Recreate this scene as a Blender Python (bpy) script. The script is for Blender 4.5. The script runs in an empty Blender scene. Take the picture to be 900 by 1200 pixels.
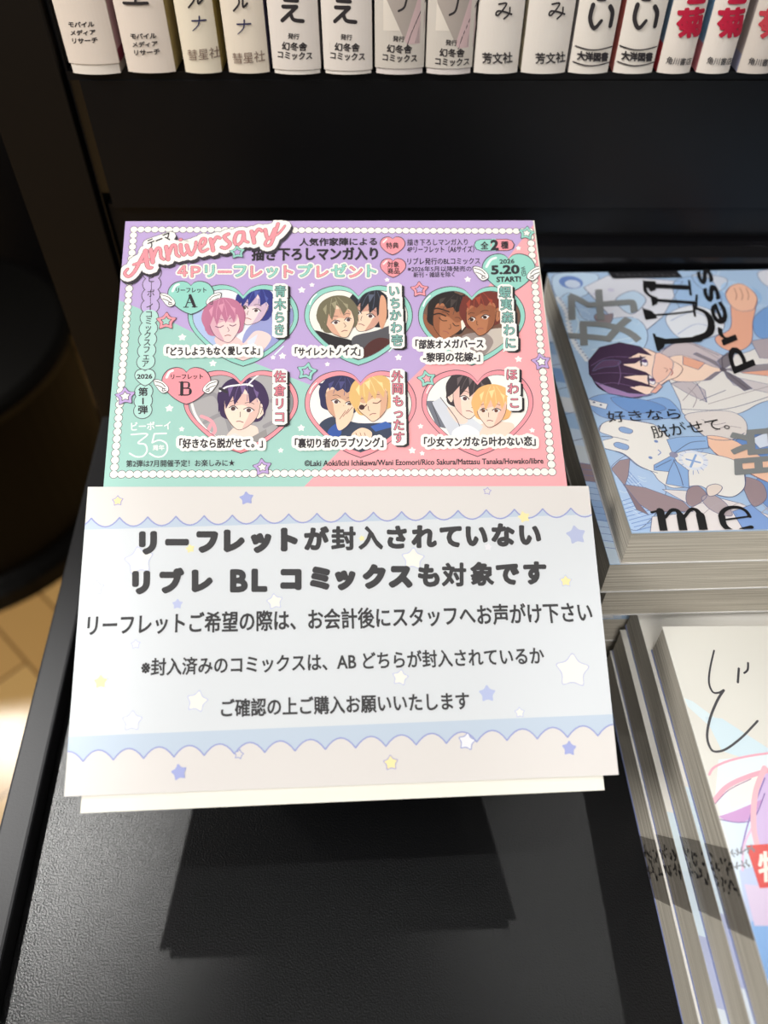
import bpy, bmesh, math, random
from mathutils import Vector, Matrix

# ------------------------------------------------------------------ camera, world, lights, exposure
# all modelling below is in millimetres: x right, y towards the shelf, z up, z = 0 on the table top
FLOOR = 700.0                                   # table height above the floor
def W(x, y, z): return Vector((x, y, z)) * 0.001

SC = bpy.context.scene
COL = SC.collection
FPX = 900.0
PITCH = math.radians(47.66)
CAMZ = 232.0
FW = Vector((0, math.cos(PITCH), -math.sin(PITCH)))
UP = Vector((0, math.sin(PITCH), math.cos(PITCH)))
RT = Vector((1, 0, 0))
CAM = Vector((0, 0, CAMZ))
cd = bpy.data.cameras.new('camera')
cam = bpy.data.objects.new('camera', cd); COL.objects.link(cam)
cam.matrix_world = Matrix.Translation(W(0, 0, CAMZ)) @ Matrix((RT, UP, -FW)).transposed().to_4x4()
cd.sensor_fit = 'VERTICAL'; cd.lens = 6.8; cd.sensor_height = 6.8 * 1200 / FPX
cd.clip_start = 0.01; cd.clip_end = 50
cd.dof.use_dof = True; cd.dof.focus_distance = 0.210; cd.dof.aperture_fstop = 2.4
SC.camera = cam

wd = bpy.data.worlds.new('shop_light'); SC.world = wd; wd.use_nodes = True
wd.node_tree.nodes['Background'].inputs[0].default_value = (1.0, 0.95, 0.88, 1)
wd.node_tree.nodes['Background'].inputs[1].default_value = 0.10

def lamp(name, kind, pos, target, power, color=(1, 1, 1), size=0.1, cone=None, blend=1.0):
    l = bpy.data.lights.new(name, kind); l.energy = power; l.color = color
    if kind == 'AREA': l.shape = 'DISK'; l.size = size
    else: l.shadow_soft_size = size
    if kind == 'SPOT': l.spot_size = math.radians(cone); l.spot_blend = blend
    o = bpy.data.objects.new(name, l); COL.objects.link(o)
    o.location = W(*pos)
    d = (W(*target) - W(*pos)).normalized()
    o.rotation_euler = d.to_track_quat('-Z', 'Y').to_euler()
    return o
lamp('ceiling_spot_overhead', 'SPOT', (75, -60, 1900), (20, 100, 0), 14.5, (1, .99, .975), .010, 60, .5)
lamp('ceiling_spot_right', 'SPOT', (980, 60, 1750), (20, 120, 40), 5, (1, .98, .95), .02, 50, .6)
lamp('ceiling_spot_side', 'SPOT', (-820, -1050, 1450), (20, 130, 40), 13, (1, .98, .95), .03, 50, .6)
lamp('ceiling_spot_left', 'SPOT', (-650, 840, 2200), (-140, 86, 0), 1250, (1, .99, .95), .05, 3.4, 1.0)
lamp('ceiling_spot_back', 'SPOT', (820, 755, 2200), (53, 68, 0), 340, (1, .99, .96), .04, 1.0, 1.0)
lamp('ceiling_panel_front', 'AREA', (-250, -1500, 1500), (0, 200, 100), 23, (1, .95, .89), .9)
lamp('ceiling_panel_side', 'AREA', (-1250, -420, 1350), (80, 120, 50), 24, (1, .96, .91), .6)  # unseen fill panel added to lighten the left faces of the piles
lamp('ceiling_spot_aisle', 'SPOT', (-1560, 1441, 1370), (-484, 447, -700), 62, (1, .96, .88), .1, 60, 1.0)

SC.view_settings.view_transform = 'Standard'; SC.view_settings.look = 'None'
SC.view_settings.exposure = 0.07; SC.view_settings.gamma = 1.0
SC.view_settings.use_curve_mapping = False

# ------------------------------------------------------------------ helpers
def lin(c):
    return tuple(((v / 255) / 12.92 if v / 255 <= .04045 else ((v / 255 + .055) / 1.055) ** 2.4) for v in c)

MATS = {}
def mat(name, rgb=None, rough=.5, spec=.5, coat=0.0, coat_rough=.1, metal=0.0):
    if name in MATS: return MATS[name]
    m = bpy.data.materials.new(name); m.use_nodes = True
    b = m.node_tree.nodes['Principled BSDF']
    b.inputs['Base Color'].default_value = (*lin(rgb), 1)
    b.inputs['Roughness'].default_value = rough
    b.inputs['Specular IOR Level'].default_value = spec
    b.inputs['Coat Weight'].default_value = coat
    b.inputs['Coat Roughness'].default_value = coat_rough
    b.inputs['Metallic'].default_value = metal
    MATS[name] = m
    return m
def nodes(m): return m.node_tree.nodes, m.node_tree.links, m.node_tree.nodes['Principled BSDF']
def bump(m, scale, strength, dist=.0003, detail=2, coord='Object', stretch=None):
    n, l, b = nodes(m)
    tc = n.new('ShaderNodeTexCoord'); nz = n.new('ShaderNodeTexNoise'); bp = n.new('ShaderNodeBump')
    nz.inputs['Scale'].default_value = scale; nz.inputs['Detail'].default_value = detail
    bp.inputs['Strength'].default_value = strength; bp.inputs['Distance'].default_value = dist
    if stretch:
        mp = n.new('ShaderNodeMapping'); mp.inputs['Scale'].default_value = stretch
        l.new(tc.outputs[coord], mp.inputs[0]); l.new(mp.outputs[0], nz.inputs[0])
    else: l.new(tc.outputs[coord], nz.inputs[0])
    l.new(nz.outputs[0], bp.inputs['Height']); l.new(bp.outputs[0], b.inputs['Normal'])
def mottled(m, c1, c2, scale, detail=3, stretch=None, lo=.35, hi=.65):
    n, l, b = nodes(m)
    tc = n.new('ShaderNodeTexCoord'); nz = n.new('ShaderNodeTexNoise'); rp = n.new('ShaderNodeValToRGB')
    nz.inputs['Scale'].default_value = scale; nz.inputs['Detail'].default_value = detail
    rp.color_ramp.elements[0].color = (*lin(c1), 1); rp.color_ramp.elements[1].color = (*lin(c2), 1)
    rp.color_ramp.elements[0].position = lo; rp.color_ramp.elements[1].position = hi
    if stretch:
        mp = n.new('ShaderNodeMapping'); mp.inputs['Scale'].default_value = stretch
        l.new(tc.outputs['Object'], mp.inputs[0]); l.new(mp.outputs[0], nz.inputs[0])
    else: l.new(tc.outputs['Object'], nz.inputs[0])
    l.new(nz.outputs[0], rp.inputs[0]); l.new(rp.outputs[0], b.inputs['Base Color'])
    return m

# furniture materials
m_table = mat('black_powder_coated_steel', (9, 10, 12), .36, .29); bump(m_table, 2000, .6, .00022, 2)
m_rim = mat('black_steel_rim', (28, 28, 30), .55, .2); bump(m_rim, 1500, .2, .0002)
m_black = mat('black_laminate', (9, 9, 11), .35, .3)
m_pillar = mat('brown_black_laminate', (16, 11, 6), .5, .2)
m_gloss = mat('gloss_black', (10, 10, 13), .18, .5)
m_stand = mat('matt_black_plastic', (9, 9, 11), .5, .3)
m_drum = mat('black_lacquer', (3, 2, 1), .4, .15)
m_floor = mat('tan_vinyl_planks', (190, 150, 95), .22, .5)
n, l, b = nodes(m_floor)
tc = n.new('ShaderNodeTexCoord'); mp = n.new('ShaderNodeMapping'); br = n.new('ShaderNodeTexBrick')
mp.inputs['Rotation'].default_value = (0, 0, .75); l.new(tc.outputs['Object'], mp.inputs[0]); l.new(mp.outputs[0], br.inputs[0])
br.inputs['Scale'].default_value = 1.0; br.inputs['Brick Width'].default_value = .30; br.inputs['Row Height'].default_value = .075
br.inputs['Mortar Size'].default_value = .002
br.inputs['Color1'].default_value = (*lin((204, 164, 102)), 1); br.inputs['Color2'].default_value = (*lin((192, 150, 90)), 1)
br.inputs['Mortar'].default_value = (*lin((120, 86, 48)), 1); l.new(br.outputs[0], b.inputs['Base Color'])

def pages_mat(name, axis):
    m = mat(name, (160, 154, 138), .8, .2)
    st = {'x': (15, 15, 3200), 'z': (15, 15, 3200)}[axis]
    mottled(m, (150, 144, 132), (214, 209, 197), 1.0, 2, st, .3, .7)
    return m
m_pages = pages_mat('page_edges', 'z')
m_pages_v = mat('page_edges_upright', (185, 178, 160), .8, .2)
mottled(m_pages_v, (150, 144, 128), (205, 198, 182), 1.0, 2, (3200, 15, 15), .3, .7)

# ink / print materials
def ink(rgb, kind='card'):
    key = kind + '_ink_%d_%d_%d' % rgb
    if kind == 'sheet': return mat(key, rgb, .85, .25)
    if kind == 'gloss': return mat(key, rgb, .35, .5, .35, .12)
    if kind == 'spine': return mat(key, rgb, .45, .4)
    return mat(key, rgb, .42, .45)

def link(name, verts, faces, mats, fmi=None, parent=None, base=None, smooth=False):
    """one mesh object; verts in mm world coordinates, stored relative to base (mm)"""
    base = Vector(base) if base is not None else Vector((0, 0, 0))
    me = bpy.data.meshes.new(name)
    me.from_pydata([tuple((Vector(v) - base) * .001) for v in verts], [], faces)
    for m in mats: me.materials.append(m)
    if fmi: me.polygons.foreach_set('material_index', fmi)
    if smooth: me.polygons.foreach_set('use_smooth', [True] * len(me.polygons))
    me.update()
    o = bpy.data.objects.new(name, me); COL.objects.link(o)
    if parent is not None:
        o.parent = parent
        o.location = (base - Vector(parent['base_mm'])) * .001
    else: o.location = W(*base)
    o['base_mm'] = tuple(base)
    return o
def tag(o, label, cat, group=None):
    o['label'] = label; o['category'] = cat
    if group: o['group'] = group
    return o
def thing(name, base, label, cat, group=None):
    o = bpy.data.objects.new(name, None); COL.objects.link(o); o.empty_display_size = .01
    o.location = W(*base); o['base_mm'] = tuple(base)
    return tag(o, label, cat, group)

class MB:
    """collects boxes and prisms into one mesh"""
    def __init__(s): s.v = []; s.f = []
    def add(s, vs, fs):
        k = len(s.v); s.v += [Vector(v) for v in vs]; s.f += [tuple(i + k for i in f) for f in fs]
    def prism(s, poly, z0, z1):
        n = len(poly)
        s.add([(x, y, z0) for x, y in poly] + [(x, y, z1) for x, y in poly],
              [tuple(reversed(range(n))), tuple(range(n, 2 * n))] + [(i, (i + 1) % n, n + (i + 1) % n, n + i) for i in range(n)])
        return s
    def box(s, x0, x1, y0, y1, z0, z1): return s.prism([(x0, y0), (x1, y0), (x1, y1), (x0, y1)], z0, z1)
    def profile_x(s, prof, x0, x1):
        n = len(prof)
        s.add([(x0, y, z) for y, z in prof] + [(x1, y, z) for y, z in prof],
              [tuple(range(n)), tuple(reversed(range(n, 2 * n)))] + [(i, n + i, n + (i + 1) % n, (i + 1) % n) for i in range(n)])
        return s
    def lathe(s, cx, cy, prof, seg=64):
        k = len(prof); vs = []; fs = []
        for i in range(seg):
            a = 2 * math.pi * i / seg
            vs += [(cx + r * math.cos(a), cy + r * math.sin(a), z) for r, z in prof]
        for i in range(seg):
            j = (i + 1) % seg
            for q in range(k - 1): fs.append((i * k + q, j * k + q, j * k + q + 1, i * k + q + 1))
        fs.append(tuple(i * k for i in reversed(range(seg)))); fs.append(tuple(i * k + k - 1 for i in range(seg)))
        s.add(vs, fs); return s
    def build(s, name, m, parent=None, base=None, bevel=0, smooth=False):
        if base is None: base = parent['base_mm'] if parent is not None else (0, 0, 0)
        o = link(name, s.v, s.f, [m], None, parent, base, smooth)
        if bevel:
            bm = bmesh.new(); bm.from_mesh(o.data)
            bmesh.ops.remove_doubles(bm, verts=bm.verts, dist=1e-7)
            es = [e for e in bm.edges if len(e.link_faces) == 2 and e.calc_face_angle(0) > .5]
            bmesh.ops.bevel(bm, geom=es, offset=bevel * .001, segments=2, affect='EDGES', profile=.5)
            bm.to_mesh(o.data); bm.free()
        return o

# ------------------------------------------------------------------ printing: flat inks laid on a page
_tob = bpy.data.curves.new('type_setting', 'FONT'); _to = bpy.data.objects.new('type_setting', _tob); COL.objects.link(_to)
_gc = {}
def glyph(s):
    """triangulated lettering: (points, triangles, outline edges), font units"""
    if s in _gc: return _gc[s]
    _tob.body = s; _tob.resolution_u = 3
    dg = bpy.context.evaluated_depsgraph_get(); dg.update()
    me = bpy.data.meshes.new_from_object(_to.evaluated_get(dg))
    pts = [(v.co.x, v.co.y) for v in me.vertices]; tris = [tuple(p.vertices) for p in me.polygons]
    key = {}; cnt = {}
    rp = [key.setdefault((round(x, 5), round(y, 5)), i) for i, (x, y) in enumerate(pts)]
    for t in tris:
        for i in range(len(t)):
            a, b_ = rp[t[i]], rp[t[(i + 1) % len(t)]]
            e = (min(a, b_), max(a, b_)); cnt[e] = cnt.get(e, 0) + 1
    bpy.data.meshes.remove(me)
    _gc[s] = (pts, tris, [e for e, c in cnt.items() if c == 1])
    return _gc[s]

def catmull(pts, closed=False, n=6):
    k = len(pts); out = []
    if k < 3 and not closed: return pts
    rng = range(k) if closed else range(k - 1)
    for i in rng:
        if closed: p0, p1, p2, p3 = pts[i - 1], pts[i], pts[(i + 1) % k], pts[(i + 2) % k]
        else: p0, p1, p2, p3 = pts[max(i - 1, 0)], pts[i], pts[i + 1], pts[min(i + 2, k - 1)]
        for j in range(n):
            t = j / n
            out.append(tuple(.5 * (2 * p1[d] + (p2[d] - p0[d]) * t + (2 * p0[d] - 5 * p1[d] + 4 * p2[d] - p3[d]) * t * t + (3 * p1[d] - p0[d] - 3 * p2[d] + p3[d]) * t ** 3) for d in range(len(p1))))
    if not closed: out.append(tuple(pts[-1]))
    return out
def area(p): return .5 * sum(p[i - 1][0] * p[i][1] - p[i][0] * p[i - 1][1] for i in range(len(p)))
def clip_convex(sub, clp):
    if area(clp) < 0: clp = clp[::-1]
    out = sub
    for i in range(len(clp)):
        ax, ay = clp[i - 1]; bx, by = clp[i]; inp = out; out = []
        if not inp: break
        sd = [(bx - ax) * (y - ay) - (by - ay) * (x - ax) for x, y in inp]
        for j in range(len(inp)):
            p, q = inp[j - 1], inp[j]; sp, sq = sd[j - 1], sd[j]
            if (sp < 0) != (sq < 0):
                t = sp / (sp - sq); out.append((p[0] + (q[0] - p[0]) * t, p[1] + (q[1] - p[1]) * t))
            if sq >= 0: out.append(q)
    return out
def heart_pts(n=14):
    """unit heart, x -1..1, y 0 top .. 1 tip, left half then right half (down is +)"""
    ctl = [(0, .13), (-.16, .03), (-.42, -.005), (-.74, .06), (-.95, .22), (-1.0, .40), (-.90, .57), (-.62, .77), (-.3, .92), (0, 1)]
    left = catmull(ctl, n=5)
    return left, [(-x, y) for x, y in reversed(left)]

class Page:
    """a printable surface: origin, axes ex, ey (unit), normal, in mm"""
    def __init__(s, o, ex, ey, kind='card', dz=.0125, warp=None):
        s.o = Vector(o); s.ex = Vector(ex).normalized(); s.ey = Vector(ey).normalized(); s.n = s.ex.cross(s.ey).normalized()
        s.kind = kind; s.dz = dz; s.warp = warp; s.v = []; s.f = []; s.mi = []; s.mats = []; s.clip = None; s.cnt = 0
    def m(s, p):
        """photo pixel -> page mm (where the sight line meets the page plane)"""
        d = FW + RT * ((p[0] - 450) / FPX) + UP * ((600 - p[1]) / FPX)
        t = (s.o - CAM).dot(s.n) / d.dot(s.n); q = CAM + d * t - s.o
        return (q.dot(s.ex), q.dot(s.ey))
    def slot(s, rgb):
        m = rgb if not isinstance(rgb, tuple) else ink(rgb, s.kind)
        if m not in s.mats: s.mats.append(m)
        return s.mats.index(m)
    def p3(s, u, v, layer):
        h = layer * s.dz + (s.warp(u, v) if s.warp else 0)
        return s.o + s.ex * u + s.ey * v + s.n * h
    def poly(s, pts, rgb, layer):                       # pts in page mm
        parts = [pts] if s.clip is None else [clip_convex(pts, c) for c in s.clip]
        if s.warp:
            st = []
            for q in parts:
                if len(q) < 3: continue
                a, b_ = min(u for u, v in q), max(u for u, v in q); n_ = max(1, math.ceil((b_ - a) / .7)); lo, hi = min(v for u, v in q) - 1, max(v for u, v in q) + 1
                st += [q] if n_ == 1 else [clip_convex(q, [(a + (b_ - a) * i / n_, lo), (a + (b_ - a) * (i + 1) / n_, lo), (a + (b_ - a) * (i + 1) / n_, hi), (a + (b_ - a) * i / n_, hi)]) for i in range(n_)]
            parts = st
        k = s.slot(rgb); s.cnt = (s.cnt + 1) % 89; layer = layer + s.cnt * .0105      # laps within one ink never share a plane
        for q in parts:
            if len(q) < 3 or abs(area(q)) < 1e-5: continue
            if area(q) < 0: q = q[::-1]
            i = len(s.v); s.v += [s.p3(u, v, layer) for u, v in q]; s.f.append(tuple(range(i, i + len(q)))); s.mi.append(k)
    def P(s, pts, rgb, layer, smooth=False):            # pts in photo px
        q = [s.m(p) for p in pts]
        s.poly(catmull(q, True) if smooth else q, rgb, layer)
    def scale(s, c):
        a = s.m((c[0] - 5, c[1])); b_ = s.m((c[0] + 5, c[1])); return math.hypot(b_[0] - a[0], b_[1] - a[1]) / 10
    def disc(s, c, r, rgb, layer, seg=18, sy=1):        # c mm, r mm
        s.poly([(c[0] + r * math.cos(2 * math.pi * i / seg), c[1] + sy * r * math.sin(2 * math.pi * i / seg)) for i in range(seg)], rgb, layer)
    def D(s, c, r, rgb, layer, seg=18): s.disc(s.m(c), r * s.scale(c), rgb, layer, seg)
    def ribbon(s, q, wl, rgb, layer, cap=8):            # q mm, wl list of half widths
        for i in range(len(q) - 1):
            (x0, y0), (x1, y1) = q[i], q[i + 1]; d = math.hypot(x1 - x0, y1 - y0)
            if d < 1e-6: continue
            nx, ny = -(y1 - y0) / d, (x1 - x0) / d; a, b_ = wl[i], wl[i + 1]
            s.poly([(x0 + nx * a, y0 + ny * a), (x0 - nx * a, y0 - ny * a), (x1 - nx * b_, y1 - ny * b_), (x1 + nx * b_, y1 + ny * b_)], rgb, layer)
        for (x, y), w in zip(q, wl): s.disc((x, y), w, rgb, layer, cap)
    def S(s, pts, w, rgb, layer, smooth=True, closed=False, w1=None):   # stroke, photo px, full width px
        q = [s.m(p) for p in pts]; sc = s.scale(pts[0])
        if smooth: q = catmull(q, closed)
        if closed: q = q + [q[0]]
        k = max(len(q) - 1, 1); w1 = w if w1 is None else w1
        s.ribbon(q, [(w + (w1 - w) * i / k) * sc / 2 for i in range(len(q))], rgb, layer)
    def place(s, g, fn, rgb, layer, grow=0.0):
        pts, tris, edges = g; q = [fn(x, y) for x, y in pts]
        if grow >= 0:
            for t in tris: s.poly([q[i] for i in t], rgb, layer)
        r = abs(grow)
        if r > 0:
            used = set()
            for a, b_ in edges:
                (x0, y0), (x1, y1) = q[a], q[b_]; d = math.hypot(x1 - x0, y1 - y0)
                if d < 1e-6: continue
                nx, ny = -(y1 - y0) / d * r, (x1 - x0) / d * r
                s.poly([(x0 + nx, y0 + ny), (x0 - nx, y0 - ny), (x1 - nx, y1 - ny), (x1 + nx, y1 + ny)], rgb, layer)
                used.add(a); used.add(b_)
            for a in used: s.disc(q[a], r, rgb, layer, 8)
    def text(s, t, a, b_, h, rgb, layer, bold=0, halo=None, skew=0):
        """lettering whose box runs from a (middle of its left side) to b (middle of its right side), h px tall"""
        g = glyph(t); xs = [p[0] for p in g[0]]; ys = [p[1] for p in g[0]]
        x0, x1, y0, y1 = min(xs), max(xs), min(ys), max(ys)
        A = s.m(a); B = s.m(b_); L = math.hypot(b_[0] - a[0], b_[1] - a[1])
        up = ((b_[1] - a[1]) / L * h, -(b_[0] - a[0]) / L * h); mid = ((a[0] + b_[0]) / 2, (a[1] + b_[1]) / 2)
        M = s.m(mid); U = s.m((mid[0] + up[0], mid[1] + up[1])); U = (U[0] - M[0], U[1] - M[1])
        E = (B[0] - A[0], B[1] - A[1]); sc = s.scale(mid)
        def fn(x, y):
            tx = (x - x0) / (x1 - x0); ty = (y - y0) / max(y1 - y0, 1e-6) - .5; tx += skew * ty * h / L
            return (A[0] + E[0] * tx + U[0] * ty, A[1] + E[1] * tx + U[1] * ty)
        if halo:
            for r, c, ly, ox, oy in halo:
                d = s.m((mid[0] + ox, mid[1] + oy)); d = (d[0] - M[0], d[1] - M[1])
                s.place(g, lambda x, y: (fn(x, y)[0] + d[0], fn(x, y)[1] + d[1]), c, ly, r * sc)
        s.place(g, fn, rgb, layer, bold * sc)
    def chars(s, t, pos, w, h, cols, layer, bold=0, halo=None, rot=0):
        """single characters centred on given photo pixels, em box w by h px"""
        for i, (ch, c) in enumerate(zip(t, pos)):
            g = glyph(ch); M = s.m(c); sc = s.scale(c)
            X = s.m((c[0] + w, c[1])); X = (X[0] - M[0], X[1] - M[1]); Y = s.m((c[0], c[1] - h)); Y = (Y[0] - M[0], Y[1] - M[1])
            xs = [p[0] for p in g[0]]; cx = (min(xs) + max(xs)) / 2; ys = [p[1] for p in g[0]]
            cy = .36 if (max(ys) - min(ys)) > .35 else (min(ys) + max(ys)) / 2
            def fn(x, y): return (M[0] + X[0] * (x - cx) + Y[0] * (y - cy), M[1] + X[1] * (x - cx) + Y[1] * (y - cy))
            if halo:
                for r, hc, ly, ox, oy in halo:
                    d = s.m((c[0] + ox, c[1] + oy)); d = (d[0] - M[0], d[1] - M[1])
                    s.place(g, lambda x, y: (fn(x, y)[0] + d[0], fn(x, y)[1] + d[1]), hc, ly, r * sc)
            s.place(g, fn, cols[i % len(cols)], layer, bold * sc)
    def star(s, c, r, rgb, layer, inner=.5, rot=0, rounded=True):
        M = s.m(c); R = r * s.scale(c); q = []
        for i in range(10):
            a = math.pi / 2 + i * math.pi / 5 + rot; k = R if i % 2 == 0 else R * inner
            q.append((M[0] + k * math.cos(a), M[1] + k * math.sin(a)))
        if rounded: 
            z = []
            for i in range(10):
                p, o, n_ = q[i - 1], q[i], q[(i + 1) % 10]
                f = .28
                z += [(o[0] + (p[0] - o[0]) * f, o[1] + (p[1] - o[1]) * f), (o[0] * .84 + (p[0] + n_[0]) * .08, o[1] * .84 + (p[1] + n_[1]) * .08), (o[0] + (n_[0] - o[0]) * f, o[1] + (n_[1] - o[1]) * f)]
            q = z
        s.poly(q, rgb, layer)
    def heart(s, x0, x1, y0, y1, rgb, layer, inset=0, get=False):
        x0 += inset; x1 -= inset; y0 += inset; y1 -= inset * 1.15
        l_, r_ = heart_pts(); cx = (x0 + x1) / 2; hw = (x1 - x0) / 2
        L = [s.m((cx + x * hw, y0 + y * (y1 - y0))) for x, y in l_]; R = [s.m((cx + x * hw, y0 + y * (y1 - y0))) for x, y in r_]
        if get: return [L, R]
        s.poly(L + R[1:-1], rgb, layer)
    def mesh(s, name, parent=None, base=None, body=None):
        """body: list of (verts, faces, material) in mm added to the same mesh"""
        v, f, mi = list(s.v), list(s.f), list(s.mi)
        for bv, bf, bm_ in body or []:
            k = len(v); v += bv; f += [tuple(i + k for i in q) for q in bf]
            if bm_ not in s.mats: s.mats.append(bm_)
            mi += [s.mats.index(bm_)] * len(bf)
        return link(name, v, f, s.mats, mi, parent, base)

def slab(page, quad, t):
    """a sheet of thickness t below the page surface; quad in page mm, counter-clockwise"""
    a = [page.p3(u, v, -1) for u, v in quad]; b_ = [p - page.n * t for p in a]; n_ = len(a)
    return a + b_, [tuple(range(n_)), tuple(reversed(range(n_, 2 * n_)))] + [(i, n_ + i, n_ + (i + 1) % n_, (i + 1) % n_) for i in range(n_)]

# ------------------------------------------------------------------ setting
fl = MB().box(-3500, 3500, -2500, 4000, -FLOOR - 40, -FLOOR).build('floor', m_floor, None, (0, 0, -FLOOR - 40)); fl['kind'] = 'structure'

# display table: steel top with a raised rim, panelled body down to the floor
T = thing('display_table', (240, 20, -FLOOR), 'black steel display table with a raised rim on its left edge', 'table')
def rimx(y, off=0): return -111.4 - (y - 90) * .082 + off
YB, YF, XR = 262.0, -230.0, 620.0
MB().prism([(rimx(YF), YF), (XR, YF), (XR, YB), (rimx(YB), YB)], -22, 0).build('tabletop', m_table, T)
r = MB(); r.prism([(rimx(YF), YF), (rimx(YF, 9.2), YF), (rimx(YB, 9.2), YB), (rimx(YB), YB)], 0, 8)
r.build('raised_rim', m_rim, T, bevel=.9)
MB().prism([(rimx(YF, 40), YF + 40), (XR - 30, YF + 40), (XR - 30, YB - 6), (rimx(YB, 20), YB - 6)], -FLOOR, -22).build('table_base', m_black, T)

# shelf unit behind the table
U = thing('shelf_unit', (230, 340, -FLOOR), 'tall black shelf unit behind the table with a row of comics', 'shelf')
YP = 266.0
MB().box(-128.2, -102.3, YP, YP + 160, -FLOOR, 520).build('upright', m_pillar, U, bevel=.5)
MB().box(-101.9, -100.9, YP + 3, YP + 150, 4, 520).build('edge_strip', m_gloss, U)
MB().box(-97.3, 600, YP + 1, YP + 12, 101.5, 143.5).build('fascia_panel', m_black, U)
MB().box(-100.5, 600, YP + 5, YP + 14, -FLOOR, 101).build('lower_panel', m_black, U)
MB().box(-101, 600, YP + 1.5, YP + 160, 143.5, 146).build('shelf_board', m_black, U)
MB().box(-101, 600, YP + 150, YP + 160, 146, 520).build('back_panel', m_black, U)
prof = [(YP + 3.5 + 6.5 * math.cos(a), 82 + 6.5 * math.sin(a)) for a in [math.pi * .5 + i * math.pi / 10 for i in range(11)]] + [(YP + 5, 75.5), (YP + 5, 88.5)]
MB().profile_x(prof, 48, 600).build('guard_rail', m_gloss, U)

# round black drum beside the table on the floor
dr = thing('round_pedestal', (-690, 880, -FLOOR), 'round black drum pedestal on the tan floor left of the table', 'pedestal')
MB().lathe(-690, 880, [(262, -700), (262, -672), (256, -664), (244, -660), (240, -655)]).build('base_ring', m_drum, dr, smooth=False)
MB().lathe(-690, 880, [(238, -660), (238, -420), (246, -414), (250, -402), (246, -392), (236, -388), (225, -388)]).build('drum_body', m_drum, dr)
sh = thing('dark_cabinet', (-900, 1500, -FLOOR), 'dark cabinet standing behind the round black drum', 'cabinet')
MB().box(-2200, -260, 1330, 1700, -FLOOR + 60, 900).build('cabinet_body', m_black, sh, bevel=4)
MB().box(-2180, -280, 1350, 1690, -FLOOR, -FLOOR + 60).build('plinth', m_stand, sh)

# ------------------------------------------------------------------ comics standing on the shelf
DK = (48, 44, 46)
def bulge(x, x0, x1, d): t = (2 * x - x0 - x1) / (x1 - x0); return d * (1 - min(1, abs(t)) ** 2.2)
def shelf_book(px0, px1, label, spine, side_l, side_r, prints, lift=0.0, under=None, d=1.6, stripes=None):
    """px0/px1: photo x of the spine's foot; spine side faces the viewer"""
    def wx(px, z=146):
        dd = FW + RT * ((px - 450) / FPX) + UP * ((600 - 83) / FPX); return (CAM + dd * ((YP - CAM.y) / dd.y)).x
    x0, x1 = wx(px0), wx(px1); z0, z1, dep = 146.1, 146.1 + 182, 112.0
    root = thing('comic_book', ((x0 + x1) / 2, YP + 60, z0), label, 'book', 'comics on the shelf')
    MB().box(x0 + .7, x1 - .7, YP + 1.2, YP + dep - 1.5, z0 + .5, z1 - 1.5).build('page_block', m_pages_v, root)
    def shell(za, zb, o_, th=.35, seg=14):
        """spine + two boards, one closed U-shaped sheet"""
        outer = [(x0 - o_, YP + dep)] + [(x0 - o_ + (x1 - x0 + 2 * o_) * i / seg, YP - o_ - bulge(x0 + (x1 - x0) * i / seg, x0, x1, d)) for i in range(seg + 1)] + [(x1 + o_, YP + dep)]
        inner = [(x0 - o_ + th, YP + dep)] + [(x0 - o_ + th + (x1 - x0 + 2 * o_ - 2 * th) * i / seg, YP - o_ + th - bulge(x0 + (x1 - x0) * i / seg, x0, x1, d)) for i in range(seg + 1)] + [(x1 + o_ - th, YP + dep)]
        k = len(outer); v = []; f = []
        for z in (za, zb): v += [(x, y, z) for x, y in outer] + [(x, y, z) for x, y in inner]
        for i in range(k - 1):
            f.append((i, i + 1, 2 * k + i + 1, 2 * k + i)); f.append((k + i + 1, k + i, 3 * k + i, 3 * k + i + 1))
            f.append((i + 1, i, k + i, k + i + 1)); f.append((2 * k + i, 2 * k + i + 1, 3 * k + i + 1, 3 * k + i))
        f.append((0, 2 * k, 3 * k, k)); f.append((k - 1, 2 * k - 1, 4 * k - 1, 3 * k - 1))
        return [Vector(q) for q in v], f
    if under:
        v, f = shell(z0, z0 + 175, 0); link('inner_cover', v, f, [ink(under, 'spine')], None, root, root['base_mm'])
    pg = Page((0, YP - .4, 0), (1, 0, 0), (0, 0, 1), 'spine', .02, lambda u, v: bulge(u, x0, x1, d) + .03)
    v, f = shell(z0 + lift, z1, .38 if under else .0)
    if prints: prints(pg, x0, x1)
    body = [(v, f, ink(spine, 'spine'))]
    # printed boards either side
    for xs, spec, sg in ((x0 - (.38 if under else 0) - .03, side_l, -1), (x1 + (.38 if under else 0) + .03, side_r, 1)):
        for (a, b_, c) in spec or []:
            q = [Vector((xs, YP + .4, z0 + lift + a)), Vector((xs, YP + dep, z0 + lift + a)), Vector((xs, YP + dep, z0 + lift + b_)), Vector((xs, YP + .4, z0 + lift + b_))]
            body.append((q, [(0, 3, 2, 1) if sg < 0 else (0, 1, 2, 3)][0:1], ink(c, 'spine')))
    pg.mesh('jacket', root, root['base_mm'], body)
    return root

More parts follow.
